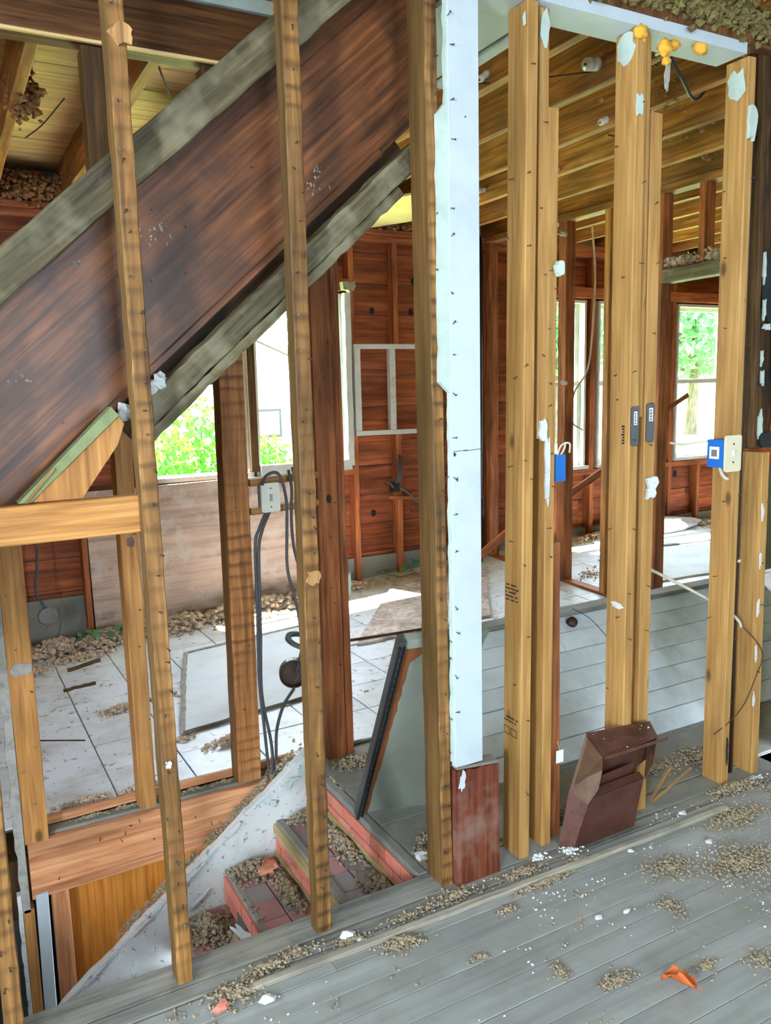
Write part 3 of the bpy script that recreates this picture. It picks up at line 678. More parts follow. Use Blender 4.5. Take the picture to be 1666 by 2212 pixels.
g.prism([(1.240, 1.884, 0.0), (1.397, 1.884, 0.0)] + top[::-1], (0, 0.05, 0)); g.build('block_face', M['plinth'], pl)
patch('paint_patch', (1.258, 1.8825, 0.335), (1,0,0), (0,0,1), 0.014, 0.034, M['white_paint'], pl, 0.002, seed=13, rough=0.6)
lumber('ledge', (1.242, 1.905, 0.382), (1.39, 1.905, 0.368), 0.010, 0.05, M['sill_plate'], pl)

# sole plates and batten on the floor
sp = empty('sole_plate', (1.2, 1.9, 0), 'dusty grey sole plate strips running under the studs', 'sole plate')
lumber('plate_strip', (-1.30, 1.945, -0.022), (1.24, 1.945, -0.022), 0.044, 0.10, M['sill_plate'], sp, seg=30, jit=0.001)
lumber('plate_strip', (-2.75, 1.866, -0.014), (2.75, 1.866, -0.014), 0.030, 0.052, M['sill_plate'], sp, seg=30, jit=0.0008)
lumber('plate_strip', (-2.75, 1.820, -0.012), (2.75, 1.820, -0.012), 0.022, 0.036, M['sill_plate'], sp)
lumber('plate_strip', (1.24, 1.945, -0.022), (2.75, 1.945, -0.022), 0.044, 0.10, M['concrete'], sp, seg=20, jit=0.001)
lumber('plate_strip', (-2.75, 1.789, -0.012), (2.75, 1.789, -0.012), 0.022, 0.022, M['sill_plate'], sp)
tag(lumber('floor_batten', (0.50, 1.798, 0.007), (2.30, 1.775, 0.007), 0.014, 0.024, M['batten'], seg=30, jit=0.0012), 'thin pale batten nailed along the floor before the studs', 'batten')

# iron pipe and tarred corner boards
pp = empty('iron_pipe', (2.535, 1.95, 0), 'dark brown iron pipe between the switch stud and half-height stud', 'pipe')
g = G(); g.tube([(2.545, 1.965, 0), (2.53, 1.965, 1.0), (2.515, 1.965, 2.60)], 0.016, 14); g.build('pipe_body', M['dark_pipe'], pp, smooth=True)
g = G(); g.tube([(2.540, 1.965, 0.83), (2.540, 1.965, 0.84)], 0.019, 14); g.build('pipe_clip', M['wire_pale'], pp)
tb = empty('tarred_board', (2.63, 1.96, 1.24), 'dark tarred wall boards above the half-height stud', 'board')
lumber('board', (2.655, 1.985, 1.245), (2.625, 1.985, 2.60), 0.11, 0.03, M['tar_shade_board'], tb, seg=24, jit=0.004)
lumber('board', (2.595, 1.975, 1.25), (2.568, 1.975, 2.60), 0.022, 0.05, M['dark_stud'], tb, seg=24, jit=0.003)
lumber('board', (2.735, 1.94, 1.245), (2.70, 1.94, 2.60), 0.08, 0.03, M['tar_shade_board'], tb, seg=24, jit=0.004)
patch('tar_patch', (2.66, 1.962, 1.82), (1,0,0), (0,0,1), 0.045, 0.14, M['black'], tb, 0.006, seed=20)
patch('tar_patch', (2.665, 1.950, 1.275), (1,0,0), (0,0,1), 0.06, 0.03, M['black'], tb, 0.016, seed=21, rough=0.1)
for k, (x, z, a, b) in enumerate(((2.615, 1.33, 0.012, 0.055), (2.613, 1.50, 0.010, 0.028), (2.607, 1.57, 0.007, 0.025), (2.607, 1.74, 0.009, 0.035), (2.60, 1.88, 0.007, 0.05), (2.625, 1.68, 0.022, 0.012))):
    patch('plaster_flake', (x, 1.948, z), (1,0,0), (0,0,1), a, b, M['green_paint'], tb, 0.006, seed=60+k, rough=0.5)
for k in range(5):
    patch('plaster_flake', (2.588, 1.900, 0.3+k*0.18), (1,0,0), (0,0,1), 0.006, 0.03, M['plaster'], f2, 0.004, seed=70+k, rough=0.5)

# switch box on the rightmost full stud
sw = empty('switch_box', (2.40, 1.89, 1.19), 'bright blue switch box with an ivory cover plate', 'switch box')
G().box((2.352, 1.885, 1.196), (2.427, 1.955, 1.292)).build('box_body', M['blue_plastic'], sw)
G().box((2.3512, 1.905, 1.226), (2.352, 1.945, 1.268)).build('barcode_label', M['label_white'], sw)
g = G()
for k in range(9): g.box((2.3505, 1.914+k*0.0026, 1.234), (2.3512, 1.914+k*0.0026+(0.001 if k % 2 else 0.0017), 1.258))
g.build('barcode', M['ink'], sw)
g = G(); a = 0.006
pl8 = [(2.350+a,1.876,1.182),(2.430-a,1.876,1.182),(2.430,1.876,1.182+a),(2.430,1.876,1.308-a),(2.430-a,1.876,1.308),(2.350+a,1.876,1.308),(2.350,1.876,1.308-a),(2.350,1.876,1.182+a)]
g.prism(pl8, (0, 0.008, 0)); cp = g.build('cover_plate', M['ivory'], sw)
G().box((2.383, 1.866, 1.236), (2.394, 1.876, 1.258)).build('toggle', M['ivory_pale'], cp)
for z in (1.215, 1.278):
    g = G(); g.tube([(2.389, 1.8765, z), (2.389, 1.8745, z)], 0.0035, 8); g.build('screw', M['steel'], cp)
g = G(); g.tube(spline([(2.40, 1.94, 1.196), (2.405, 1.93, 1.165), (2.425, 1.925, 1.150), (2.436, 1.935, 1.158)]), 0.006, 8); g.build('cable_tail', M['wire_pale'], sw, True)
g = G(); g.tube(spline([(2.37, 1.96, 1.285), (2.33, 1.99, 1.280), (2.29, 2.01, 1.275), (2.25, 2.03, 1.282)]), 0.004, 8); g.build('wire_tail', M['wire_pale'], sw, True)
# small blue box on the left new cluster
bb = empty('outlet_box', (1.68, 1.95, 1.19), 'small blue outlet box seen edge-on beside the trimmer stud', 'outlet box')
G().box((1.650, 1.935, 1.198), (1.690, 1.990, 1.280)).build('box_body', M['blue_plastic'], bb)
g = G(); g.tube(spline([(1.66, 1.94, 1.28), (1.668, 1.93, 1.31), (1.70, 1.93, 1.315), (1.71, 1.94, 1.285)]), 0.003, 6); g.build('wire_tail', M['wire_pale'], bb, True)
g = G(); g.tube(spline([(1.675, 1.94, 1.28), (1.68, 1.93, 1.30), (1.685, 1.93, 1.32)]), 0.003, 6); g.build('wire_tail', M['wire_pale'], bb, True)

# ------------------------------------------------------------------ upper stair: stringer, grey furring boards, treads
def zs(x): return 1.542+0.886*(x-0.473)      # bottom edge of the brown stringer
sd = V((1, 0, 0.886)).normalized(); sn = V((-0.886, 0, 1)).normalized()
st = empty('stair_flight', (0.5, 2.4, 1.2), 'dark wooden stair flight rising behind the old studs', 'stairs')
W0 = 0.40
def along(x, off): return V((x, 0, zs(x))) + sn*off
p0 = along(-1.25, W0/2); p1 = along(1.16, W0/2)
for yy in (2.10, 2.81):
    L_ = 2.9; xa, xb = -0.50, 1.262; ia = along(xa, 0)
    # board in its own frame: length along local Z, cut plumb at the upper end
    me = bpy.data.meshes.new('stringer'); sl_ = 0.886
    vv0 = [(0, 0), (W0, 0)]
    Lb = (xb-xa)*math.sqrt(1+sl_*sl_); Lt = Lb+W0*sl_
    vs_ = [(x, y, z) for y in (0, 0.04) for (x, z) in ((0, 0), (0, Lb), (-W0, Lt), (-W0, 0))]
    me.from_pydata(vs_, [], [(0,1,2,3),(7,6,5,4),(0,4,5,1),(1,5,6,2),(2,6,7,3),(3,7,4,0)]); me.materials.append(M['stringer'])
    ex_ = -sn
    thing_mesh('stringer', me, Matrix(((ex_.x,0,sd.x,ia.x),(ex_.y,1,sd.y,yy),(ex_.z,0,sd.z,ia.z),(0,0,0,1))), st)
lumber('stringer_bead', (along(-0.45, 0.008).x, 2.094, along(-0.45, 0.008).z), (along(1.15, 0.008).x, 2.094, along(1.15, 0.008).z), 0.02, 0.012, M['stringer'], st, ydir=(0,1,0))
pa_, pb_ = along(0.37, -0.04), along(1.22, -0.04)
lumber('under_stair_shade', (pa_.x, 2.16, pa_.z), (pb_.x, 2.16, pb_.z), 0.13, 0.03, M['tar_shade_board'], st, ydir=(0,1,0))  # dark board added as the shade in the gap below the stringer
for k in range(-2, 6):
    xr = 0.06+k*0.215; zt = zs(xr)+0.215
    G().box((xr-0.0, 2.14, zt-0.03), (xr+0.225, 2.81, zt)).build('tread', M['dark_stud'], st)
    G().box((xr, 2.14, zt-0.215), (xr+0.02, 2.81, zt-0.03)).build('riser', M['dark_stud'], st)
def gray(name, label, xa, xb, off, w, yc, th, mat='gray_board', jit=0.003):
    a, b = along(xa, off), along(xb, off)
    return tag(lumber(name, (a.x, yc, a.z), (b.x, yc, b.z), w, th, M[mat], seg=40, jit=jit, ydir=(0,1,0)), label, 'board')
ub = gray('furring_board', 'upper grey dusty sloped board along the top of the stringer', -0.5, 1.30, 0.382, 0.088, 2.022, 0.042)
lb = gray('furring_board', 'lower grey sloped board under the stringer, with plaster crumbs on it', 0.385, 1.205, -0.050, 0.056, 2.035, 0.066)
lb2 = gray('furring_board', 'pale edge strip along the underside of the lower sloped board', 0.385, 1.10, -0.092, 0.026, 2.03, 0.05, 'gray_board')
for k, (x, y2, r) in enumerate(((0.448, 2.04, 0.018), (0.465, 2.03, 0.014), (0.44, 2.02, 0.012), (0.475, 2.05, 0.011), (0.385, 2.05, 0.016), (0.375, 2.04, 0.010))):
    c = along(x, -0.012); tag(lump('plaster_crumb', (c.x, y2-0.02, c.z), r*1.25, M['plaster_bit'], n=1, seed=k+3, amp=0.6, smooth=False), ('largest white plaster crumb on the lower sloped board, touching the front lath-marked stud', 'second largest white plaster crumb on the lower sloped board, just above the largest', 'small white plaster crumb at the lower end of the lower sloped board', 'topmost small white plaster crumb on the lower sloped board', 'larger white plaster crumb under the stringer, left of the front lath-marked stud', 'smaller white plaster crumb under the stringer, left of the front lath-marked stud')[k], 'plaster', 'plaster crumbs on the sloped board')
for k, (x, off) in enumerate(((0.60, 0.16), (0.66, 0.12), (0.72, 0.20), (0.69, 0.28), (0.15, 0.10), (0.22, 0.20), (0.3, 0.06), (0.95, 0.10), (0.9, 0.2), (0.56, 0.22))):
    c = along(x, off); nail(st, c.x, 2.101, c.z)
for k, (x, off, a, b) in enumerate(((0.655, 0.250, 0.020, 0.018), (0.675, 0.225, 0.012, 0.010), (0.640, 0.275, 0.010, 0.008), (0.985, 0.055, 0.016, 0.010), (1.005, 0.075, 0.010, 0.012), (0.30, 0.20, 0.014, 0.008), (0.52, 0.30, 0.010, 0.003))):
    c = along(x, off); q2 = random.Random(k+300)
    for i in range(9):
        patch('scuff_mark', (c.x+q2.gauss(0, a), 2.0995, c.z+q2.gauss(0, b)), (1,0,0.3), (-0.3,0,1), q2.uniform(0.001, 0.0035), q2.uniform(0.001, 0.006), M['plaster_cut'], st, 0.0006, n=7, seed=k*20+i, rough=0.6)
# fire block and the short plank on it
fb = tag(lumber('fire_block', (0.042, 1.962, 1.215), (0.392, 1.962, 1.218), 0.088, 0.04, M['mid_stud'], ydir=(0,1,0)), 'orange horizontal fire block between the two leftmost old studs', 'block')
wp = empty('short_plank', (0.24, 2.05, 1.26), 'short orange plank with a green painted edge leaning over the fire block', 'plank')
A, B, C_, D_, E_ = (0.137, 1.975, 1.262), (0.355, 1.975, 1.468), (0.373, 1.975, 1.440), (0.372, 1.975, 1.425), (0.272, 1.975, 1.262)
g = G(); g.prism([(0.160, 1.972, 1.262), (0.366, 1.972, 1.449), (0.378, 1.972, 1.430), (0.360, 1.972, 1.382), (0.272, 1.972, 1.262)], (0, 0.03, 0)); g.build('plank_face', M['mid_stud'], wp)
g = G(); g.prism([(0.134, 1.966, 1.262), (0.350, 1.966, 1.470), (0.366, 1.966, 1.450), (0.160, 1.966, 1.262)], (0, 0.05, 0)); g.build('green_edge', M['green_edge'], wp)
lumber('splinter', (0.150, 1.962, 1.262), (0.215, 1.962, 1.335), 0.006, 0.006, M['lath'], wp)

# ------------------------------------------------------------------ middle wall beyond the stairwell
MY0, MY1 = 2.86, 2.945
mg = stud('partition_stud', 'orange stud at the picture edge, standing on the rim board corner', M['mid_stud'], 0.118, 0.196, MY0, MY1, -0.02, 2.59, -0.006, seg=20, jit=0.0015)
mh = stud('partition_stud', 'orange stud just left of the front banded stud, reaching the tile edge', M['mid_stud'], 0.506, 0.566, MY0, MY1, 0.0, 1.75, 0.003, seg=20, jit=0.0015)
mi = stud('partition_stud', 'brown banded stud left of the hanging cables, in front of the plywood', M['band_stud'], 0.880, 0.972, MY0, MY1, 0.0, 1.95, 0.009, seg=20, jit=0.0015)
stud('cripple_stud', 'dark stud hanging from the stair beam left of the front lath-marked stud', M['dark_stud'], 0.500, 0.596, MY0, MY1, 1.752, 2.59, 0.0)
stud('cripple_stud', 'dark stud hanging from the stair beam over the sloped grey board', M['dark_stud'], 0.889, 0.970, MY0, MY1, 1.952, 2.59, 0.0)
mj = empty('double_post', (1.30, 2.90, 0), 'red-brown doubled post standing on the landing in front of the far window', 'post')
upright('post_half', 1.262, 1.345, MY0, MY1+0.02, 0.0, 2.59, M['red_stud'], -0.012, parent=mj, seg=20, jit=0.002)
upright('post_half', 1.347, 1.384, MY0+0.012, MY1+0.02, 0.0, 2.59, M['red_stud'], -0.010, parent=mj, seg=20, jit=0.002)
patch('paint_flake', (1.382, 2.868, 0.72), (1,0,0), (0,0,1), 0.006, 0.05, M['green_paint'], mj, 0.004, seed=23)
nails(mj, 1.28, 1.33, MY0, 0.2, 1.8, 10, 81); nails(mi, 0.90, 0.96, MY0, 0.2, 1.4, 6, 82); nails(mg, 0.13, 0.19, MY0, 0.0, 0.9, 6, 83); nails(mh, 0.52, 0.56, MY0, 0.05, 1.1, 5, 84)
patch('knot_hole', (1.30, 2.8585, 1.075), (1,0,0), (0,0,1), 0.010, 0.016, M['black'], mj, 0.001, seed=24, rough=0.1)
patch('paper_scrap', (0.157, 2.8585, 0.60), (1,0,0), (0,0,1), 0.034, 0.022, M['plaster_cut'], mg, 0.002, seed=25, rough=0.1)
patch('knot', (0.540, 2.8585, 0.990), (1,0,0), (0,0,1), 0.014, 0.018, M['plinth'], mh, 0.001, seed=26, rough=0.15)
hb = empty('stair_beam', (0.5, 2.88, 2.59), 'dark brown beam above the stairs, with a painted strip on it', 'beam')
lumber('beam_timber', (-1.37, 2.895, 2.68), (1.32, 2.895, 2.692), 0.178, 0.09, M['beam'], hb, ydir=(0,1,0))
lumber('beam_edge', (-1.37, 2.85, 2.597), (1.32, 2.85, 2.602), 0.010, 0.02, M['deck'], hb, ydir=(0,1,0))
lumber('painted_strip', (-1.37, 2.875, 2.805), (1.25, 2.875, 2.812), 0.045, 0.05, M['green_paint'], hb, ydir=(0,1,0))
lumber('upper_board', (-1.37, 2.905, 2.90), (1.25, 2.905, 2.905), 0.14, 0.03, M['red_stud'], hb, ydir=(0,1,0))
# tile edge, rim board, dirt shelf, lower framing
tag(lumber('floor_edge_board', (0.198, 2.957, 0.004), (1.14, 2.957, 0.008), 0.030, 0.022, M['rim'], ydir=(0,1,0), seg=10, jit=0.001), 'orange edge board along the front of the white tiles', 'board')
rb = tag(lumber('rim_board', (0.125, 2.878, -0.108), (1.05, 2.878, -0.108), 0.172, 0.036, M['rim'], ydir=(0,1,0), seg=16, jit=0.0015), 'wide pale orange rim board below the middle studs', 'board')
nails(rb, 0.15, 0.95, 2.860, -0.17, -0.03, 12, 91)
tag(G().box((0.20, 2.897, -0.10), (1.25, 2.944, -0.012)).build('joist_ledge', M['concrete']), 'dirty ledge between the rim board and tile edge', 'ledge')
tag(lumber('lower_rail', (0.125, 2.885, -0.215), (0.74, 2.885, -0.205), 0.040, 0.03, M['rim'], ydir=(0,1,0)), 'thin rail right under the rim board', 'rail')
tag(G().box((0.20, 2.945, -1.0), (0.80, 2.955, -0.19)).build('panelling_sheet', M['panel_orange']), 'glossy orange wood panel set back below the rim board', 'panel')
tag(upright('lower_stud', 0.185, 0.245, 2.885, 2.945, -0.72, -0.22, M['rim']), 'short stud at the left side of the glossy orange panel', 'stud')
tag(upright('lower_stud', 0.622, 0.66, 2.885, 2.945, -0.60, -0.22, M['mid_stud']), 'short stud at the inner side of the orange panel, behind the front stud', 'stud')
tag(upright('corner_trim', 0.128, 0.168, 2.862, 2.90, -0.78, -0.215, M['white_paint'], 0.008), 'white corner trim left of the glossy orange panel', 'trim')
tag(upright('corner_post', 0.088, 0.124, 2.862, 2.92, -0.86, -0.26, M['mid_stud'], 0.004), 'orange corner post left of the white corner trim', 'post')
g = G(); q = random.Random(4); L = []; Rr = []
z = 0.9
while z > -0.28:
    L.append((0.088+q.uniform(-0.004, 0.004), 2.862, z)); Rr.append((0.116, 2.862, z)); z -= 0.03
g.prism(L + Rr[::-1], (0, 0.03, 0)); tag(g.build('plaster_edge', M['plaster_cut']), 'broken grey plaster edge beside the leftmost orange stud', 'plaster')
g = G(); L = []; Rr = []; z = -0.20
while z > -0.95:
    L.append((0.078+q.uniform(-0.004, 0.003), 2.862, z)); Rr.append((0.090, 2.862, z)); z -= 0.03
g.prism(L + Rr[::-1], (0, 0.03, 0)); tag(g.build('plaster_edge', M['plaster']), 'thin white plaster edge beside the orange corner post', 'plaster')
tag(lumber('sill_rail', (0.24, 2.90, -0.705), (0.50, 2.90, -0.62), 0.04, 0.06, M['rim']), 'bottom rail sloping under the glossy orange panel', 'rail')

# sloped plaster face beside the brick steps
YP = 2.73
def zp(x): return 0.119+0.745*(x-1.097)
ps = empty('sloped_plaster', (0.7, 2.85, -1.2), 'white plaster face sloping down along the brick steps', 'plaster')
q = random.Random(6); top = []; x = 1.14
while x > 0.0:
    top.append((x, YP, zp(x)+q.uniform(-0.003, 0.003)+0.004*math.sin(x*31))); x -= 0.02
g = G(); g.prism([(0.0, YP, -1.3), (1.14, YP, -1.3)] + top, (0, 0.022, 0)); g.build('plaster_sheet', M['plaster'], ps)
g = G(); edge = [(p[0], YP-0.004, p[2]+0.004+q.uniform(-0.002, 0.004)) for p in top]; low = [(p[0], YP-0.004, p[2]-0.008+q.uniform(-0.003, 0.002)) for p in top]
for a, b, c, d in zip(edge, edge[1:], low[1:], low): g.prism([a, b, c, d], (0, 0.03, 0))
g.build('torn_edge', M['plaster'], ps)
for k, (x, dz, ru, rv, m) in enumerate(((0.46, 0.0, 0.05, 0.02, 'plaster'), (0.64, -0.005, 0.07, 0.018, 'plaster'), (0.80, 0.0, 0.05, 0.016, 'plaster'), (0.96, -0.06, 0.018, 0.03, 'green_paint'), (1.04, -0.05, 0.03, 0.03, 'green_paint'), (1.09, -0.06, 0.02, 0.035, 'green_paint'), (0.66, -0.13, 0.05, 0.012, 'plaster'), (0.30, 0.0, 0.05, 0.014, 'plaster'))):
    patch('paint_curl', (x, YP-0.006, zp(x)+dz), (1,0,0.74), (-0.74,0,1), ru, rv*0.6, M[m], ps, 0.006, seed=90+k, rough=0.6)
bt = paint('blue_paint_trace', (150, 200, 212), (196, 204, 206), 0.5)
for k, x in enumerate((0.34, 0.50, 0.72, 0.80, 0.92)):
    patch('blue_paint_trace', (x, YP-0.0015, zp(x)-0.016), (1,0,0.745), (-0.745,0,1), 0.045, 0.004, bt, ps, 0.001, seed=97+k, rough=0.5)

# ------------------------------------------------------------------ landing and brick steps
bsn = empty('brick_steps', (0.9, 2.4, -0.6), 'red brick steps descending beside the sloping plaster face', 'steps')
EDG = [(1.18, 0.0), (0.985, -0.125), (0.775, -0.255), (0.575, -0.385), (0.375, -0.57), (0.175, -0.74)]
def riser_bricks(x, ztop, h, pieces_rows=2):
    bl, bh = 0.105, h/pieces_rows
    for r in range(pieces_rows):
        yy = 2.0-(bl/2 if r % 2 else 0)
        while yy < YP:
            a, b = max(yy, 2.0)+0.003, min(yy+bl, YP-0.001)-0.003
            if b-a > 0.02:
                m = M['brick_gray'] if R.random() < 0.07 else M['brick']
                lumber('brick', (x-0.004+R.uniform(-0.001, 0.001), a, ztop-bh*(r+0.5)), (x-0.004, b, ztop-bh*(r+0.5)), bh-0.006, 0.022, m, bsn, ydir=(1,0,0), ch=0.002)
            yy += bl
for i, (x, z) in enumerate(EDG):
    nx = EDG[i-1][0] if i else 3.0
    G().box((x+0.006, 2.0, z-0.135 if i < 5 else z-0.5), (nx+(0.02 if i else 0), YP if i else 2.9, z-0.009)).build('step_core', M['mortar'] if i else M['concrete'], bsn)
    if i == 0: riser_bricks(x, z-0.022, 0.10)
    elif i == 1: riser_bricks(x, z-0.036, 0.09)
    else: riser_bricks(x, z-0.016, 0.11)
    if i:
        tx = x+0.004; n = 2
        for a in range(n):
            w = (nx-0.012-tx)/n; yy = 2.0-R.uniform(0, 0.08)
            while yy < YP:
                c, d = max(yy, 2.0)+0.0025, min(yy+0.105, YP-0.001)-0.0025
                if d-c > 0.02:
                    m = M['quarry_gray'] if R.random() < (0.55 if i == 1 else 0.15) else M['quarry']
                    lumber('tread_tile', (tx+w*(a+0.5), c, z-0.0065), (tx+w*(a+0.5), d, z-0.0065), 0.011, w-0.006, m, bsn, ydir=(1,0,0), ch=0.0015)
                yy += 0.105
lumber('nosing', (0.978, 2.0, -0.147), (0.978, YP-0.001, -0.147), 0.040, 0.030, M['slab_edge'], bsn, ydir=(1,0,0))
lumber('nosing_trim', (0.990, 2.0, -0.122), (0.990, YP-0.001, -0.122), 0.012, 0.030, M['concrete'], bsn, ydir=(1,0,0))
lumber('base_strip', (1.163, 2.0, -0.110), (1.163, YP-0.001, -0.110), 0.022, 0.014, M['slab_edge'], bsn, ydir=(1,0,0))
lumber('base_strip', (0.967, 2.0, -0.245), (0.967, YP-0.001, -0.245), 0.018, 0.014, M['slab_edge'], bsn, ydir=(1,0,0))
lumber('edge_cap', (1.186, 2.0, -0.010), (1.186, YP-0.001, -0.010), 0.022, 0.034, M['concrete'], bsn, ydir=(1,0,0), seg=20, jit=0.002)
lumber('edge_cap', (0.779, 2.0, -0.262), (0.779, YP-0.001, -0.262), 0.016, 0.022, M['mortar'], bsn, ydir=(1,0,0), seg=20, jit=0.002)
ld = empty('landing_floor', (2.3, 2.4, 0), 'grey concrete landing between the brick edge and white siding', 'floor', kind='structure')
for i in range(4):
    for j in range(3):
        a, b = 1.204+i*0.9, 1.204+(i+1)*0.9; c, d = 2.0+j*0.31, min(2.0+(j+1)*0.31, 2.90)
        lumber('paving_slab', (a+0.002, (c+d)/2, -0.006), (b-0.002, (c+d)/2, -0.006), 0.012, d-c-0.004, M['concrete'], ld, ydir=(0,1,0), ch=0.002)
G().box((1.2, 2.0, -0.34), (7.4, 2.96, -0.013)).build('landing_bed', M['concrete'], ld)

# ------------------------------------------------------------------ sloped white siding beside the landing
sr = empty('sloped_siding', (2.3, 2.6, 0), 'low sloped bulkhead of white painted horizontal boards', 'bulkhead')
SB, ST = V((0, 2.335, 0.0)), V((0, 2.885, 0.405)); NB = 7
du = (ST-SB); sl = du.normalized(); nrm = V((0, sl.z, -sl.y)).normalized()*-1   # outward, up and towards the viewer
nrm = V((0, -sl.z, sl.y))
for r in range(NB):
    a = SB+du*(r/NB); b = SB+du*((r+1)/NB); mid = (a+b)/2+nrm*(0.002*(r % 2))
    xl = 1.50+0.36*(r+0.6)/NB
    xs = [xl, R.uniform(2.3, 3.2), 3.90] if r % 2 else [xl, 3.90]
    for c, d in zip(xs, xs[1:]):
        lumber('clapboard', (c, mid.y, mid.z), (d-0.002, mid.y, mid.z), 0.018, du.length/NB-0.003, M['siding'], sr, ydir=tuple(sl), ch=0.002, seg=6, jit=0.0008)
lumber('cap_board', (1.87, 2.90, 0.418), (3.92, 2.90, 0.418), 0.024, 0.085, M['sill_plate'], sr, ydir=(0,1,0), seg=16, jit=0.0015)
g = G(); g.add([(1.54, 2.36, -0.01), (1.90, 2.90, 0.395), (1.90, 2.90, -0.01), (3.89, 2.36, -0.01), (3.89, 2.90, 0.395), (3.89, 2.90, -0.01)], [(0, 2, 1), (3, 4, 5), (0, 1, 4, 3), (1, 2, 5, 4), (2, 0, 3, 5)]); g.build('bulkhead_core', M['dark_stud'], sr)
g = G(); g.tube([(2.52, 2.84, 0.375), (2.52, 2.82, 0.395)], [0.028, 0.024], 12); g.build('door_knob', M['dark_pipe'], sr, True)
tag(upright('post_offcut', 2.47, 2.512, 2.87, 2.91, 0.0, 0.40, M['red_stud']), 'hidden post end behind the sloped siding', 'post') if False else None

# ------------------------------------------------------------------ far partition of bare studs
PX0, PX1 = 3.90, 3.985
pl_ = lambda lbl, y0, y1, z0, z1, mat='red_stud', cat='stud': tag(lumber('partition_stud', ((PX0+PX1)/2, (y0+y1)/2, z0), ((PX0+PX1)/2, (y0+y1)/2, z1), PX1-PX0, y1-y0, M[mat], seg=12, jit=0.002), lbl, cat)
pa = pl_('dark red far partition stud carrying white knobs, behind the small blue box', 4.48, 4.56, fz(3.94, 4.5), 2.60)
pb = pl_('narrow far partition stud seen left of the nail-plated stud', 4.06, 4.11, fz(3.94, 4.1), 2.60, 'mid_stud')
pc = pl_('wide dark far partition stud seen right of the nail plates', 3.62, 3.70, fz(3.94, 3.66), 2.60)
pd = pl_('short far partition stud hanging above the dusty door header', 3.315, 3.36, 2.17, 2.60, 'far_stud')
pe = pl_('dark far partition stud beside the black pipe at the far wall', 5.38, 5.43, 0.10, 2.60)
tag(lumber('partition_plate', (3.942, 2.95, 2.622), (3.942, 5.45, 2.622), 0.045, 0.10, M['joist'], ydir=(1,0,0)), 'dusty top plate of the far stud partition', 'plate')
tag(lumber('partition_sole', (3.942, 3.72, 0.035), (3.942, 5.44, 0.085), 0.03, 0.085, M['far_stud'], ydir=(1,0,0)), 'sole plate of the far stud partition on the tiles', 'plate')
tag(lumber('door_header', (3.942, 2.98, 2.125), (3.942, 3.62, 2.120), 0.080, 0.09, M['gray_board'], ydir=(1,0,0)), 'dusty door header heaped with pale insulation in the far partition', 'header')
ml = tag(G().box((3.955, 2.905, 0.43), (4.60, 2.912, 1.02)).build('metal_lath_sheet', M['metal_lath']), 'greenish metal lath sheet at the picture edge above the siding cap', 'metal lath')

# ------------------------------------------------------------------ things in the back room
pw = tag(lumber('plywood_sheet', (0.76, 5.425, 0.42), (2.36, 5.425, 0.44), 0.93, 0.018, M['plywood'], ydir=(0,1,0)), 'pale plywood sheet standing under the left window opening', 'plywood')
tag(upright('cover_strip', 0.72, 0.755, 5.42, 5.44, fz(0.74, 5.4), 0.90, M['far_stud']), 'thin reddish strip at the edge of the plywood sheet', 'strip')
nf = empty('niche_frame', (3.0, 5.43, 1.14), 'white-edged wooden niche frame between the far wall studs', 'frame')
lumber('frame_rail', (2.705, 5.43, 1.800), (3.44, 5.43, 1.803), 0.036, 0.05, M['window_white'], nf)
lumber('frame_rail', (2.705, 5.43, 1.163), (3.44, 5.43, 1.158), 0.036, 0.05, M['window_white'], nf)
upright('frame_stile', 2.705, 2.755, 5.405, 5.455, 1.18, 1.783, M['window_white'], parent=nf)
upright('frame_stile', 3.000, 3.050, 5.405, 5.455, 1.18, 1.783, M['window_white'], parent=nf)
nails(nf, 3.01, 3.04, 5.405, 1.2, 1.75, 8, 101)
for k, (x, z) in enumerate(((2.93, 2.07), (3.27, 2.07), (2.90, 0.53), (3.3, 2.3))):
    patch('knot_hole', (x, 5.5435, z), (1,0,0), (0,0,1), 0.022, 0.026, M['ink'], wf, 0.002, seed=110+k, rough=0.15)
for k, (x, z) in enumerate(((6.22, 0.60), (5.3, 0.50), (6.4, 0.42), (0.55, 0.62), (0.42, 1.95))):
    patch('knot_hole', (x, 5.5435, z), (1,0,0), (0,0,1), 0.028, 0.032, M['plinth'] if k > 1 else M['ink'], wf, 0.002, seed=120+k, rough=0.15)
bp = empty('vent_pipe', (3.745, 5.3, 0.1), 'black vertical vent pipe by the far partition', 'pipe')
g = G(); g.tube([(3.735, 5.30, 0.08), (3.745, 5.30, 2.62)], 0.026, 14); g.build('pipe_body', M['black_pipe'], bp, True)
g = G(); g.tube([(3.738, 5.30, 0.44), (3.738, 5.30, 0.52), (3.738, 5.30, 0.53), (3.738, 5.30, 0.60)], [0.036, 0.036, 0.032, 0.032], 14); g.build('pipe_coupling', M['black_pipe'], bp, True)
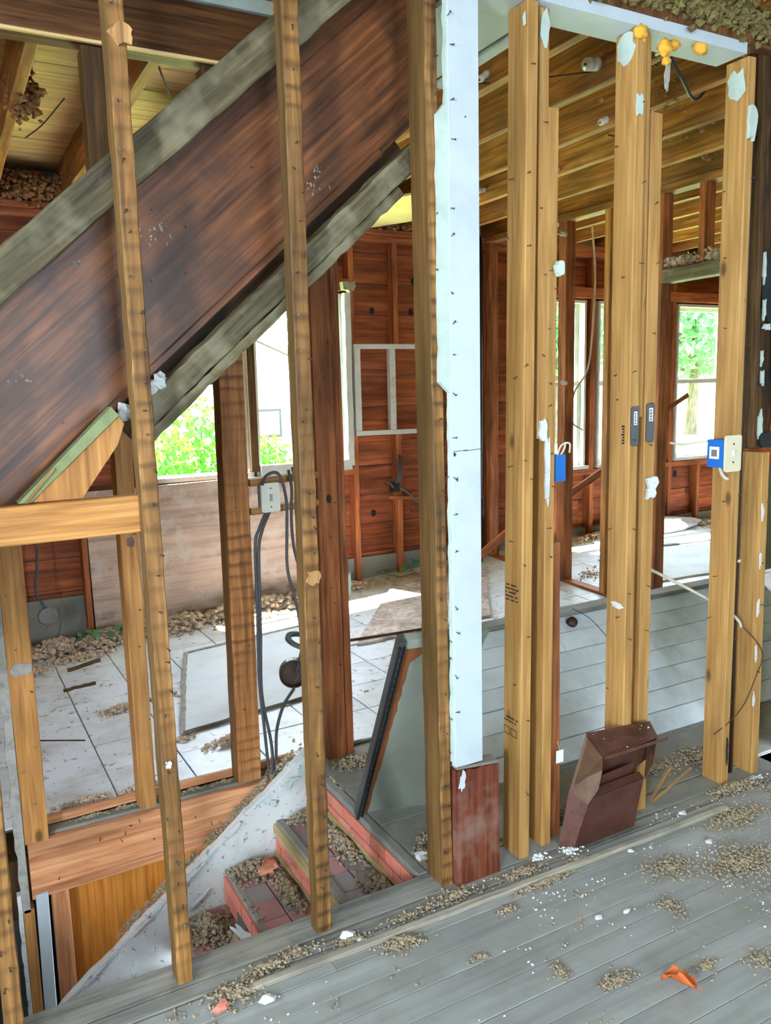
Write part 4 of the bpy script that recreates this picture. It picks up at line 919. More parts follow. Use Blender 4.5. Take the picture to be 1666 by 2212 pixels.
# plywood and drywall on the floor
def sheet(name, pts, th, mat, label, cat, seed):
    q = random.Random(seed); P_ = []
    for a, b in zip(pts, pts[1:]+pts[:1]):
        for k in range(8):
            t = k/8; x = a[0]+(b[0]-a[0])*t+q.uniform(-0.008, 0.008); y = a[1]+(b[1]-a[1])*t+q.uniform(-0.008, 0.008)
            z = a[2]+(b[2]-a[2])*t
            P_.append((x, y, z+0.004))
    g = G(); g.prism(P_, (0, 0, th)); return tag(g.build(name, mat), label, cat)
F = lambda x, y, e=0.0: (x, y, fz(x, y)+e)
sheet('floor_plywood', [F(2.02, 4.12), F(2.98, 4.12), F(3.62, 5.05), F(3.30, 5.36), F(2.95, 5.30)], 0.014, M['ply_floor'], 'weathered plywood sheet lying on the tiles in the sun patch', 'plywood', 2)
dws = sheet('drywall_sheet', [F(0.82, 3.46), F(1.46, 3.55), F(1.80, 3.85), F(1.88, 4.66), F(1.14, 4.60), F(1.02, 4.2)], 0.013, M['drywall'], 'broken white drywall sheet lying on the tiles', 'drywall', 3)
for a, b in ((F(1.14, 4.61), F(1.88, 4.67)), (F(1.02, 4.2), F(1.14, 4.61)), (F(0.82, 3.47), F(1.02, 4.2))):
    lumber('gypsum_edge', (a[0], a[1], a[2]+0.013), (b[0], b[1], b[2]+0.013), 0.018, 0.026, M['plaster_cut'], dws, ydir=(-0.8, 0.6, 0), seg=14, jit=0.004)
lumber('gypsum_edge', (0.82, 3.452, fz(0.82, 3.45)+0.010), (1.46, 3.545, fz(1.46, 3.55)+0.010), 0.018, 0.006, M['tile_grout'], dws, seg=8, jit=0.001)
sheet('drywall_sheet', [F(4.35, 4.1), F(5.6, 4.0), F(5.9, 4.6), F(4.5, 4.75)], 0.013, M['drywall'], 'white board lying on the floor past the far partition', 'drywall', 4)
sheet('drywall_sheet', [F(4.7, 4.9), F(5.9, 4.8), F(6.2, 5.2), F(4.9, 5.25)], 0.013, M['drywall'], 'white board lying near the bright far windows', 'drywall', 5)
tag(lump('insulation_batt', (5.75, 5.28, 0.16), 0.22, M['drywall'], n=5, seed=8, amp=0.3, sq=(2.2, 0.7, 0.35)), 'pale insulation batt on the floor below the far window', 'insulation')
for k, (a, b, w, lab) in enumerate((((3.95, 3.3, 0.06), (3.3, 3.55, 0.05), 0.05, 'long pale lath strip on the floor just behind the siding cap'), ((3.75, 3.45, 0.07), (2.95, 3.42, 0.05), 0.035, 'shorter pale lath strip behind the siding cap'))):
    tag(lumber('lath_strip', a, b, 0.012, w, M['lath'] if k else M['plaster_cut'], ydir=(0,1,0)), lab, 'lath')
tag(lumber('brace_board', (3.15, 4.58, 0.27), (3.62, 4.62, 0.52), 0.055, 0.02, M['far_stud'], ydir=(0,1,0)), 'loose slanted board visible just right of the painted board', 'board')
tag(lumber('brace_board', (3.99, 4.60, 0.645), (4.42, 4.55, 0.875), 0.055, 0.02, M['far_stud'], ydir=(0,1,0)), 'slanted loose board leaning past the far partition stud', 'board')
tag(lumber('splinter_lath', (3.975, 4.075, 1.07), (4.63, 4.03, 1.395), 0.032, 0.012, M['far_stud'], ydir=(0,1,0)), 'splintered lath sticking out in front of the far right window', 'lath')

# leaning panel with a metal edge, on the landing
lp = empty('leaning_panel', (1.3, 2.4, 0), 'grey framed panel with rust-stained edge leaning against the old stud', 'panel')
b0, b1 = V((1.165, 2.42, 0.004)), V((1.445, 2.36, 0.004)); t0, t1 = V((1.138, 2.03, 0.757)), V((1.40, 2.03, 0.757))
ex = (b1-b0); ey = (t0-b0); pn = ex.cross(ey).normalized()
def PP(u, v, w=0.0): return b0+ex*u+ey*v+pn*w
def pslab(name, quad, w0, w1, mat):
    g = G(); g.prism([PP(u, v, w0) for u, v in quad], pn*(w1-w0)); return g.build(name, mat, lp)
if pn.y > 0: pn = -pn
pslab('panel_sheet', [(0.05, 0.0), (1, 0), (1, 0.985), (0.05, 0.985)], -0.012, 0.0, M['panel_face'])
q = random.Random(12); L = [(0.05, i/24) for i in range(24)]; Rr = [(0.145+0.05*(i/24)+q.uniform(-0.012, 0.012)+(0.12 if i > 21 else 0), i/24) for i in range(24)]
pslab('rust_stain', L+Rr[::-1], 0.0, 0.0015, M['panel_stain'])
pslab('metal_frame', [(-0.01, -0.01), (0.07, -0.01), (0.07, 1.0), (-0.01, 1.0)], -0.02, 0.014, M['frame_metal'])
pslab('frame_lip', [(0.045, -0.005), (0.06, -0.005), (0.06, 0.98), (0.045, 0.98)], 0.014, 0.024, M['black_pipe'])
pslab('frame_lip', [(-0.01, -0.005), (0.012, -0.005), (0.012, 0.98), (-0.01, 0.98)], 0.014, 0.024, M['black_pipe'])
for k in range(26):
    v = 0.02+k*0.037; pslab('bead', [(0.02, v), (0.038, v), (0.038, v+0.02), (0.02, v+0.02)], 0.014, 0.019, M['frame_metal'])
pslab('top_rail', [(0.05, 0.955), (1, 0.965), (1, 1.0), (0.05, 1.0)], -0.02, 0.008, M['panel_face'])

# rusty duct boot on the floor
db = empty('duct_boot', (1.83, 1.9, 0), 'rusty brown sheet metal duct boot in front of the nail-plated stud', 'duct boot')
def sm(name, pts, th, mat):
    p = [V(x) for x in pts]; n = (p[1]-p[0]).cross(p[2]-p[0]).normalized()
    g = G(); g.prism(p, n*th); return g.build(name, mat, db)
sm('bin_front', [(1.678,1.862,0.002),(1.940,1.862,0.006),(1.952,1.835,0.187),(1.721,1.835,0.178)], 0.004, M['rust'])
sm('bin_side', [(1.648,1.90,0.002),(1.678,1.862,0.002),(1.721,1.835,0.178),(1.690,1.90,0.190)], 0.004, M['rust'])
sm('bin_side', [(1.940,1.862,0.006),(1.952,1.90,0.006),(1.966,1.90,0.180),(1.952,1.835,0.187)], 0.004, M['rust'])
sm('bin_lip', [(1.721,1.835,0.178),(1.952,1.835,0.187),(1.956,1.858,0.196),(1.728,1.858,0.188)], 0.004, M['rust'])
sm('hood_side', [(1.690,1.898,0.185),(1.708,1.833,0.158),(1.742,1.822,0.205),(1.762,1.826,0.262),(1.749,1.812,0.320),(1.757,1.898,0.360)], 0.003, M['rust_side'])
sm('hood_top', [(1.749,1.810,0.320),(1.990,1.810,0.329),(2.047,1.900,0.338),(1.757,1.900,0.362)], 0.004, M['rust'])
sm('hood_edge', [(1.749,1.806,0.313),(2.034,1.808,0.312),(2.030,1.812,0.322),(1.749,1.810,0.322)], 0.005, M['rust'])
sm('hood_side', [(1.998,1.820,0.326),(2.047,1.898,0.337),(2.052,1.898,0.205),(2.0,1.870,0.155),(2.012,1.842,0.225)], 0.003, M['rust_side'])
sm('hood_back', [(1.648,1.9015,0.002),(1.955,1.9015,0.002),(1.966,1.9015,0.18),(2.050,1.9015,0.21),(2.047,1.9015,0.335),(1.757,1.9015,0.358)], 0.002, M['rust'])
sm('inner_flap', [(1.750,1.878,0.120),(1.950,1.878,0.140),(1.938,1.868,0.232),(1.790,1.868,0.222)], 0.003, M['rust'])
q = random.Random(44)
for k in range(14):
    u, w = q.random(), q.random(); p = V((1.749,1.810,0.320)).lerp(V((1.990,1.810,0.329)), u).lerp(V((1.757,1.9,0.362)).lerp(V((2.047,1.9,0.338)), u), w)
    g = G(); g.chunk((p.x, p.y, p.z+0.003), q.uniform(0.002, 0.005), 0.5, q); g.build('plaster_speck', M['plaster_bit'], db)

# ------------------------------------------------------------------ electrical bits in the stairwell
blk = []
for k, (z, lab) in enumerate(((1.160, 'upper short rail behind the ivory outlet plate'), (1.052, 'lower short rail under the ivory outlet plate'))):
    tag(lumber('outlet_rail', (0.985, 2.885, z), (1.262, 2.885, z+0.012), 0.026, 0.05, M['mid_stud'], ydir=(0,1,0)), lab, 'rail')
op = empty('outlet_plate', (1.055, 2.84, 1.05), 'pale outlet cover plate on two rails above the cables', 'outlet plate')
g = G(); a = 0.006; x0, x1_, z0, z1 = 1.018, 1.091, 1.048, 1.158
g.prism([(x0+a,2.838,z0),(x1_-a,2.838,z0),(x1_,2.838,z0+a),(x1_,2.838,z1-a),(x1_-a,2.838,z1),(x0+a,2.838,z1),(x0,2.838,z1-a),(x0,2.838,z0+a)], (0, 0.012, 0)); g.build('plate', M['ivory_pale'], op)
G().box((1.022, 2.85, 1.055), (1.085, 2.89, 1.15)).build('box_body', M['oldbox'], op)
G().box((1.050, 2.834, 1.090), (1.060, 2.838, 1.116)).build('toggle', M['oldbox'], op)
for z in (1.068, 1.138):
    g = G(); g.tube([(1.055, 2.839, z), (1.055, 2.836, z)], 0.003, 8); g.build('screw', M['steel'], op)
def cable(name, pts, r, mat, label, cat='cable', n=8):
    g = G(); g.tube(spline(pts, 7), r, n); return tag(g.build(name, M[mat], smooth=True), label, cat)
cable('cable', [(1.02, 2.83, 1.155), (1.03, 2.80, 1.192), (1.075, 2.80, 1.192), (1.10, 2.80, 1.10), (1.098, 2.80, 0.98), (1.090, 2.79, 0.83), (1.105, 2.75, 0.70), (1.098, 2.70, 0.57), (1.052, 2.62, 0.53), (1.035, 2.60, 0.50)], 0.006, 'cable', 'dark cable looping over the outlet plate down to the hanging box')
cable('cable', [(1.130, 2.84, 1.20), (1.128, 2.81, 1.13), (1.118, 2.80, 1.04), (1.122, 2.80, 0.92), (1.142, 2.79, 0.80), (1.135, 2.74, 0.66), (1.105, 2.67, 0.57), (1.060, 2.62, 0.53)], 0.006, 'cable', 'dark cable hanging behind the middle lath-marked stud')
cable('cable', [(1.145, 2.84, 1.21), (1.150, 2.81, 1.12), (1.165, 2.80, 0.98), (1.158, 2.80, 0.84), (1.140, 2.76, 0.70), (1.100, 2.68, 0.60)], 0.005, 'cable', 'dark cable nearest the middle lath-marked stud')
cable('cable', [(1.035, 2.845, 1.05), (1.0, 2.83, 0.99), (0.982, 2.83, 0.93), (0.982, 2.84, 0.70), (0.976, 2.845, 0.42), (0.985, 2.84, 0.22), (1.000, 2.85, 0.02)], 0.006, 'cable', 'dark cable running down the edge of the banded stud')
cable('cable', [(1.050, 2.845, 1.05), (1.01, 2.83, 0.98), (0.992, 2.825, 0.90), (0.990, 2.84, 0.60), (0.984, 2.845, 0.35), (1.010, 2.84, 0.15), (1.018, 2.85, 0.01)], 0.006, 'cable', 'second dark cable beside the edge of the banded stud')
cable('cable', [(1.020, 2.60, 0.44), (1.000, 2.66, 0.36), (1.000, 2.74, 0.24), (1.015, 2.80, 0.13), (1.030, 2.85, 0.01)], 0.006, 'cable', 'dark cable from the bottom of the hanging round box to the floor')
jb = empty('junction_box', (1.02, 2.6, 0.44), 'open round junction box hanging from the cables', 'junction box')
g = G(); ring = []
c = V((1.022, 2.60, 0.495)); ax = V((-0.35, -0.93, 0.05)).normalized(); uu = ax.cross(V((0,0,1))).normalized(); vv_ = ax.cross(uu)
N_ = 24
def circ(r, w): return [c+ax*w+(uu*math.cos(2*math.pi*k/N_)+vv_*math.sin(2*math.pi*k/N_))*r for k in range(N_)]
a1, a2, a3, a4 = circ(0.052, 0.0), circ(0.049, 0.0), circ(0.049, -0.035), circ(0.052, -0.038)
g.add(a1+a2+a3+a4, [(k, (k+1)%N_, N_+(k+1)%N_, N_+k) for k in range(N_)] + [(N_+k, N_+(k+1)%N_, 2*N_+(k+1)%N_, 2*N_+k) for k in range(N_)] + [(3*N_+k, 3*N_+(k+1)%N_, (k+1)%N_, k) for k in range(N_)] + [tuple(2*N_+k for k in range(N_)), tuple(3*N_+k for k in range(N_-1, -1, -1))])
g.build('box_shell', M['dark_pipe'], jb)
g = G(); g.tube(spline([c+V((0.0,-0.01,0.04)), c+V((0.01,-0.02,0.0)), c+V((-0.005,-0.02,-0.02))]), 0.0018, 5); g.build('wire_end', M['steel'], jb)
rg = empty('cover_ring', (1.06, 2.62, 0.60), 'loose dark metal cover ring above the hanging junction box', 'ring')
c = V((1.065, 2.62, 0.605)); ax = V((0.25, -0.25, 0.93)).normalized(); uu = ax.cross(V((0,1,0))).normalized(); vv_ = ax.cross(uu)
a1, a2, a3, a4 = circ(0.060, 0.006), circ(0.042, 0.006), circ(0.042, -0.006), circ(0.060, -0.006)
g = G(); g.add(a1+a2+a3+a4, [(j*N_+k, j*N_+(k+1)%N_, ((j+1)%4)*N_+(k+1)%N_, ((j+1)%4)*N_+k) for j in range(4) for k in range(N_)]); g.build('ring_body', M['frame_metal'], rg)
# old octagon box on the far wall
ob = empty('ceiling_box', (0.45, 5.2, 0.1), 'old grey octagonal box dangling from a cable before the far wall', 'electrical box')
c = V((0.455, 5.18, 0.175)); ax = V((-0.4, -0.8, 0.4)).normalized(); uu = ax.cross(V((0,0,1))).normalized(); vv_ = ax.cross(uu); N_ = 8
a1, a2, a3, a4 = circ(0.062, 0.02), circ(0.058, 0.02), circ(0.058, -0.02), circ(0.062, -0.024)
g = G(); g.add(a1+a2+a3+a4, [(k, (k+1)%8, 8+(k+1)%8, 8+k) for k in range(8)] + [(8+k, 8+(k+1)%8, 16+(k+1)%8, 16+k) for k in range(8)] + [(24+k, 24+(k+1)%8, (k+1)%8, k) for k in range(8)] + [tuple(16+k for k in range(8)), tuple(24+k for k in range(7, -1, -1))])
g.build('box_shell', M['oldbox'], ob)
g = G(); g.tube([(0.50, 5.14, 0.05), (0.53, 5.13, 0.14), (0.54, 5.13, 0.25)], 0.005, 6); g.build('mounting_bar', M['galv'], ob)
cable('cable', [(0.36, 5.40, 0.90), (0.40, 5.36, 0.74), (0.44, 5.30, 0.60), (0.43, 5.26, 0.45), (0.41, 5.22, 0.33), (0.45, 5.19, 0.22)], 0.008, 'cable', 'grey cable holding the old octagonal box')
# far wall outlet with wires
fo = empty('wall_outlet', (3.02, 5.42, 0.70), 'old black outlet with loose wires on the far wall studs', 'outlet')
G().box((3.00, 5.40, 0.70), (3.06, 5.45, 0.77)).build('outlet_body', M['black'], fo)
for pts in ([(3.03, 5.40, 0.77), (3.04, 5.37, 0.86), (3.03, 5.40, 0.96)], [(3.05, 5.40, 0.77), (3.06, 5.37, 0.87), (3.07, 5.41, 0.98)], [(3.06, 5.40, 0.74), (3.16, 5.36, 0.65), (3.26, 5.38, 0.56), (3.34, 5.42, 0.52)], [(3.00, 5.40, 0.74), (2.97, 5.38, 0.77), (2.94, 5.40, 0.79)]):
    g = G(); g.tube(spline(pts), 0.010, 6); g.build('wire', M['cable'], fo, True)
lumber('outlet_rail', (2.98, 5.43, 0.66), (3.36, 5.43, 0.62), 0.03, 0.02, M['far_stud'], fo)

# porcelain knobs and old wires on joists
def knob(p, ax, label, r=0.016, L=0.045):
    p = V(p); ax = V(ax).normalized()
    o = empty('porcelain_knob', tuple(p), label, 'knob', 'porcelain wiring knobs')
    g = G(); g.tube([p, p+ax*L*0.35, p+ax*L*0.45, p+ax*L*0.55, p+ax*L*0.65, p+ax*L], [r, r, r*0.75, r*0.75, r, r*0.9], 12); g.build('knob_body', M['porcelain'], o, True)
    g = G(); g.tube([p+ax*L, p+ax*(L+0.006)], [0.005, 0.005], 6); g.build('knob_nail', M['steel'], o)
knob((2.38, 2.56, 2.725), (-1, -0.1, -0.2), 'large white porcelain socket between the first joists, under the header', 0.026, 0.07)
knob((1.997, 2.76, 2.70), (-1, 0, -0.8), 'white porcelain knob on the joist beside the painted board', 0.014, 0.05)
knob((1.997, 2.90, 2.70), (-1, 0, -0.8), 'white porcelain knob right at the edge of the painted board', 0.014, 0.05)
knob((2.787, 2.935, 2.68), (-1, 0, -0.5), 'white porcelain knob left of the nail-plated stud top')
knob((3.157, 3.70, 2.68), (-1, 0, -0.6), 'white porcelain knob beside the trimmer stud, on a far joist')
knob((3.157, 4.40, 2.72), (-1, 0, -0.3), 'small white porcelain knob far back beside the painted board')
knob((3.90, 4.49, 2.51), (-1, -0.2, 0), 'white porcelain knob at the top of the dark red partition stud')
knob((3.90, 4.47, 1.50), (-1, -0.3, 0), 'white porcelain knob half way up the dark red partition stud')
knob((2.382, 2.16, 2.665), (-0.3, 1, -0.2), 'porcelain tube lying along the joist behind the third cluster', 0.008, 0.09)
cable('old_wire', [(1.35, 3.0, 2.62), (1.60, 2.85, 2.63), (2.0, 2.75, 2.66), (2.36, 2.58, 2.70)], 0.003, 'wire_dark', 'thin dark wire strung to the large porcelain socket', 'wire', 6)
cable('old_wire', [(2.84, 2.98, 2.63), (2.95, 2.95, 2.62), (3.10, 2.92, 2.63), (3.16, 2.95, 2.66)], 0.004, 'wire_dark', 'short dark wire between far joists', 'wire', 6)
cable('old_cable', [(2.40, 2.25, 2.70), (2.55, 2.30, 2.62), (2.80, 2.45, 2.62), (2.95, 2.50, 2.72)], 0.007, 'black_pipe', 'black cable sagging between joists right of the nail-plated stud', 'cable', 6)
cable('loose_wire', [(4.38, 4.75, 2.66), (4.42, 4.75, 2.3), (4.40, 4.75, 1.9), (4.33, 4.72, 1.6), (4.18, 4.70, 1.42), (4.16, 4.70, 1.22), (4.27, 4.70, 1.14)], 0.007, 'wire_pale', 'pale wire dangling before the far corner post', 'wire', 6)
cable('old_wire', [(0.55, 3.6, 2.66), (0.50, 3.9, 2.64), (0.46, 4.2, 2.66)], 0.003, 'wire_dark', 'thin wire near the leftmost ceiling joists', 'wire', 6)
cable('old_wire', [(0.80, 3.1, 2.66), (1.02, 3.6, 2.60), (1.14, 3.9, 2.62), (1.2, 4.1, 2.66)], 0.004, 'wire_dark', 'thin wire crossing the plank ceiling above the stringer', 'wire', 6)
cable('straw_cord', [(1.97, 2.02, 0.93), (2.2, 2.08, 0.83), (2.36, 2.05, 0.745), (2.50, 1.98, 0.655), (2.535, 1.94, 0.61), (2.54, 1.93, 0.585)], 0.006, 'wire_pale', 'frayed straw-coloured cord stretched across to the iron pipe', 'cord', 6)
cable('thin_thread', [(2.545, 1.93, 0.59), (2.60, 1.90, 0.52), (2.63, 1.90, 0.46), (2.59, 1.90, 0.38), (2.54, 1.90, 0.30), (2.47, 1.90, 0.25), (2.40, 1.92, 0.20)], 0.0018, 'wire_dark', 'thin brown thread zigzagging over the rightmost studs', 'thread', 5)
cable('thin_thread', [(2.55, 2.86, 0.44), (2.60, 2.80, 0.40), (2.63, 2.72, 0.33), (2.64, 2.60, 0.24), (2.64, 2.60, 0.05)], 0.0018, 'wire_dark', 'thin dark thread hanging over the white siding', 'thread', 5)
cable('cord_stub', [(2.02, 2.02, 1.06), (2.12, 2.10, 1.07), (2.20, 2.15, 1.10)], 0.005, 'wire_pale', 'pale cord stub poking out beside the torn drywall flake', 'cord', 6) if False else None

# ceiling scraps, insulation
g = G(); q = random.Random(17)
g.prism([(2.46, 4.70, 2.632), (2.62, 4.32, 2.632), (3.05, 4.30, 2.632), (3.10, 4.85, 2.632), (2.80, 5.42, 2.632), (2.66, 5.44, 2.632)], (0, 0, 0.014))
tag(g.build('ceiling_scrap', M['cream']), 'cream ceiling board scrap left at the far wall above the niche', 'drywall')
def fluff(name, pts, mat, label, n, s, seed):
    q = random.Random(seed); g = G()
    for (c, e) in pts:
        for i in range(n): g.chunk((c[0]+q.gauss(0, e[0]), c[1]+q.gauss(0, e[1]), c[2]+q.gauss(0, e[2])), s*q.uniform(0.5, 1.5), 0.8, q)
    return tag(g.build(name, mat), label, 'insulation', kind='stuff')
fluff('loose_insulation', [((x, 5.40, 2.72), (0.11, 0.05, 0.035)) for x in (0.0, 0.2, 0.5, 0.62, 0.95, 1.35)], M['insul'], 'brown loose insulation lying on the far wall plate between left joists', 420, 0.018, 1)
fluff('loose_insulation', [((x, 5.40, 2.70), (0.12, 0.05, 0.03)) for x in (2.6, 2.95, 3.35)], M['insul'], 'brown loose insulation on the far wall plate above the niche', 260, 0.016, 2)
fluff('insulation_clump', [((0.42, 3.75, 2.70), (0.03, 0.05, 0.045))], M['insul'], 'brown insulation clump hanging at the leftmost joist', 300, 0.014, 3)
fluff('insulation_clump', [((1.10, 4.02, 2.68), (0.04, 0.05, 0.04))], M['insul'], 'brown insulation clump hanging by the wire at the plank ceiling', 320, 0.013, 4)
fluff('mouldy_insulation', [((x, 1.885, 2.625+0.02*(k % 2)), (0.075, 0.012, 0.022)) for k, x in enumerate((1.72, 1.85, 1.98, 2.1, 2.22, 2.34, 2.5, 2.62))], M['mold'], 'mouldy green-brown insulation hanging above the white header', 170, 0.012, 5)
fluff('loose_insulation', [((3.93, y, 2.20), (0.02, 0.08, 0.012)) for y in (3.1, 3.3, 3.5)], M['debris_pale'], 'pale insulation heaped on the far door header', 220, 0.010, 6)
fluff('insulation_fluff', [((2.40+0.4*k, 2.35+0.25*k, 2.70), (0.01, 0.10, 0.04)) for k in range(4)], M['insul'], 'scraps of insulation clinging to the joists behind the new studs', 120, 0.010, 7)

# ------------------------------------------------------------------ debris
f0 = lambda x, y: 0.0
q = random.Random(77)
near = [(0.62, 1.85, 0.10, 0.03, 260, 0.0045, 0.010), (0.52, 1.80, 0.10, 0.05, 420, 0.005, 0.018), (0.70, 1.865, 0.08, 0.03, 200, 0.004, 0.008), (0.97, 1.75, 0.07, 0.035, 420, 0.0045, 0.016), (0.86, 1.83, 0.08, 0.03, 200, 0.004, 0.008),
        (1.05, 1.84, 0.10, 0.03, 200, 0.004, 0.006), (1.20, 1.85, 0.12, 0.04, 260, 0.0045, 0.010), (1.45, 1.84, 0.10, 0.03, 260, 0.0045, 0.010), (1.48, 1.765, 0.14, 0.02, 420, 0.0045, 0.012), (1.64, 1.80, 0.08, 0.02, 220, 0.0045, 0.010),
        (1.86, 1.63, 0.12, 0.08, 520, 0.0042, 0.008), (2.07, 1.53, 0.20, 0.12, 1100, 0.0045, 0.010), (2.28, 1.72, 0.20, 0.08, 900, 0.0045, 0.012), (2.45, 1.86, 0.16, 0.04, 700, 0.005, 0.018), (2.60, 1.75, 0.12, 0.10, 600, 0.005, 0.014),
        (1.37, 1.355, 0.07, 0.03, 320, 0.0038, 0.006), (1.27, 1.45, 0.03, 0.04, 130, 0.0038, 0.006), (1.60, 1.28, 0.06, 0.04, 110, 0.0038, 0.004), (1.12, 1.60, 0.05, 0.02, 90, 0.0035, 0.004), (1.72, 1.50, 0.05, 0.06, 160, 0.004, 0.006), (1.30, 1.72, 0.05, 0.02, 110, 0.004, 0.006),
        (1.75, 1.22, 0.08, 0.05, 160, 0.004, 0.005), (2.0, 1.3, 0.14, 0.08, 260, 0.004, 0.005)]
for k in range(60): near.append((q.uniform(0.3, 2.7), q.uniform(0.75, 1.85), 0.05, 0.04, 12, 0.0034, 0.002))
debris('floor_debris', near, M['debris'], f0, 'grey-brown insulation grit scattered over the near floor', seed=1)
debris('plaster_grit', [(q.uniform(0.4, 2.6), q.uniform(1.3, 1.87), 0.10, 0.06, 9, 0.0034, 0.001) for k in range(34)] + [(1.66, 1.86, 0.05, 0.03, 120, 0.005, 0.006), (2.55, 1.87, 0.10, 0.02, 120, 0.005, 0.006), (1.55, 1.88, 0.04, 0.02, 60, 0.005, 0.006)], M['plaster_bit'], f0, 'tiny white plaster grit on the near floor', seed=2)
def zstep(x, y):
    if not 2.01 < y < YP-0.01: return None
    if x > 1.165: return 0.0 if x > 1.19 else -0.10
    for i in range(1, 6):
        if x >= EDG[i][0]-0.006: return EDG[i][1]
    return None
debris('step_debris', [(1.10, 2.68, 0.12, 0.06, 420, 0.008, 0.04), (1.12, 2.45, 0.05, 0.20, 520, 0.008, 0.03), (1.12, 2.15, 0.05, 0.12, 380, 0.008, 0.03), (0.85, 2.66, 0.12, 0.07, 520, 0.008, 0.04), (0.92, 2.48, 0.04, 0.18, 380, 0.008, 0.03), (0.93, 2.2, 0.04, 0.12, 260, 0.008, 0.025),
        (0.66, 2.60, 0.08, 0.12, 620, 0.009, 0.05), (0.72, 2.45, 0.05, 0.16, 520, 0.009, 0.04), (0.70, 2.25, 0.06, 0.12, 260, 0.008, 0.03), (0.45, 2.6, 0.10, 0.16, 300, 0.009, 0.03), (1.24, 2.08, 0.03, 0.06, 200, 0.006, 0.015)], M['debris'], zstep, 'clumped grey-brown debris lying on the brick steps', seed=3)
debris('gap_debris', [(0.45+0.1*k, 2.80, 0.07, 0.03, 90, 0.008, 0.02) for k in range(7)], M['debris'], lambda x, y: zp(x)-0.02 if 2.76 < y < 2.855 else None, 'crumbly debris filling the gap behind the sloping plaster edge', seed=8)
debris('landing_debris', [(1.36, 2.78, 0.12, 0.05, 420, 0.007, 0.03), (1.32, 2.15, 0.08, 0.05, 160, 0.006, 0.01), (2.3, 2.12, 0.25, 0.08, 420, 0.005, 0.01), (2.55, 2.1, 0.2, 0.1, 420, 0.006, 0.014), (1.45, 2.05, 0.1, 0.04, 200, 0.006, 0.012), (1.75, 2.05, 0.2, 0.04, 200, 0.006, 0.01)], M['debris'], f0, 'dry debris and shavings on the concrete landing', seed=4)
bk = [(x, 5.24, 0.22, 0.17, 460, 0.020, 0.08) for x in (0.25, 0.5, 0.8, 1.05, 1.3, 1.6, 1.9, 2.2)] + [(0.30, 4.85, 0.14, 0.10, 220, 0.013, 0.04), (0.6, 5.0, 0.2, 0.08, 240, 0.013, 0.03), (0.66, 3.95, 0.14, 0.06, 260, 0.010, 0.025), (0.85, 4.0, 0.10, 0.05, 120, 0.010, 0.02), (0.20, 3.60, 0.07, 0.08, 160, 0.010, 0.04), (0.35, 3.03, 0.12, 0.03, 220, 0.008, 0.02), (0.55, 3.02, 0.08, 0.03, 160, 0.008, 0.02), (0.98, 3.25, 0.12, 0.06, 240, 0.010, 0.03), (0.80, 3.40, 0.1, 0.04, 60, 0.008, 0.01), (1.75, 5.05, 0.25, 0.06, 300, 0.013, 0.03), (2.5, 5.3, 0.3, 0.12, 500, 0.016, 0.05), (3.4, 5.3, 0.3, 0.12, 420, 0.016, 0.06), (4.3, 5.2, 0.3, 0.16, 420, 0.016, 0.05), (5.1, 5.3, 0.4, 0.12, 420, 0.016, 0.06), (6.2, 5.3, 0.4, 0.1, 300, 0.016, 0.05), (4.2, 4.5, 0.3, 0.2, 90, 0.010, 0.01), (3.6, 3.5, 0.3, 0.12, 200, 0.010, 0.02), (1.3, 3.05, 0.1, 0.06, 140, 0.008, 0.03)]
for k in range(26): bk.append((q.uniform(0.1, 3.6), q.uniform(3.1, 5.0), 0.08, 0.05, 7, 0.007, 0.003))
debris('tile_debris', bk, M['debris_pale'], lambda x, y: (fz(x, y) if 2.99 < y < 5.42 else None), 'pale insulation debris heaped along the far wall and tiles', seed=5)
debris('ledge_debris', [(0.35+0.12*k, 2.925, 0.08, 0.012, 70, 0.006, 0.008) for k in range(7)] + [(1.04, 2.90, 0.05, 0.03, 160, 0.008, 0.03)], M['debris'], lambda x, y: -0.012 if 2.86 < y < 2.944 else None, 'dirt crumbs on the ledge above the rim board', seed=6)
# larger white plaster pieces
for k, (x, y, r, lab) in enumerate(((0.853, 1.853, 0.017, 'flat white plaster piece at the foot of the middle lath-marked stud'), (0.876, 1.815, 0.011, 'small white plaster piece beside the flat one near the middle stud'), (0.578, 1.738, 0.018, 'white plaster piece among the debris at the lower edge'), (1.23, 2.075, 0.022, 'white plaster lump at the back of the stud by the painted board'), (1.822, 1.757, 0.009, 'white plaster chip on the batten near the duct boot'), (2.078, 1.664, 0.010, 'white plaster chip amid the gravelly debris'), (2.146, 1.832, 0.013, 'pale chip beside the end of the floor batten'), (1.50, 1.56, 0.010, 'white chip in the middle of the open floor'), (1.59, 1.54, 0.009, 'pale chip at the middle of the floor, beside another'))):
    tag(lump('plaster_piece', (x, y, r*0.45), r, M['plaster_bit'], n=0, seed=k+20, amp=0.7, sq=(1.3, 0.9, 0.5), smooth=False), lab, 'plaster', 'white plaster pieces on the floor')
sc_ = [(0.62, 2.16, -0.36), (0.66, 2.28, -0.36)]
tag(patch('plaster_shard', (0.70, 2.30, -0.235), (1,0.3,0.1), (-0.3,1,0.3), 0.02, 0.07, M['plaster'], None, 0.01, seed=140, rough=0.5), 'white plaster shard lying on the lowest visible brick step', 'plaster')
tag(lump('brick_bit', (0.47, 1.77, 0.008), 0.018, M['brick'], n=0, seed=5, amp=0.5, sq=(1.3, 0.9, 0.6), smooth=False), 'small broken brick bit at the lower edge of the floor', 'brick')
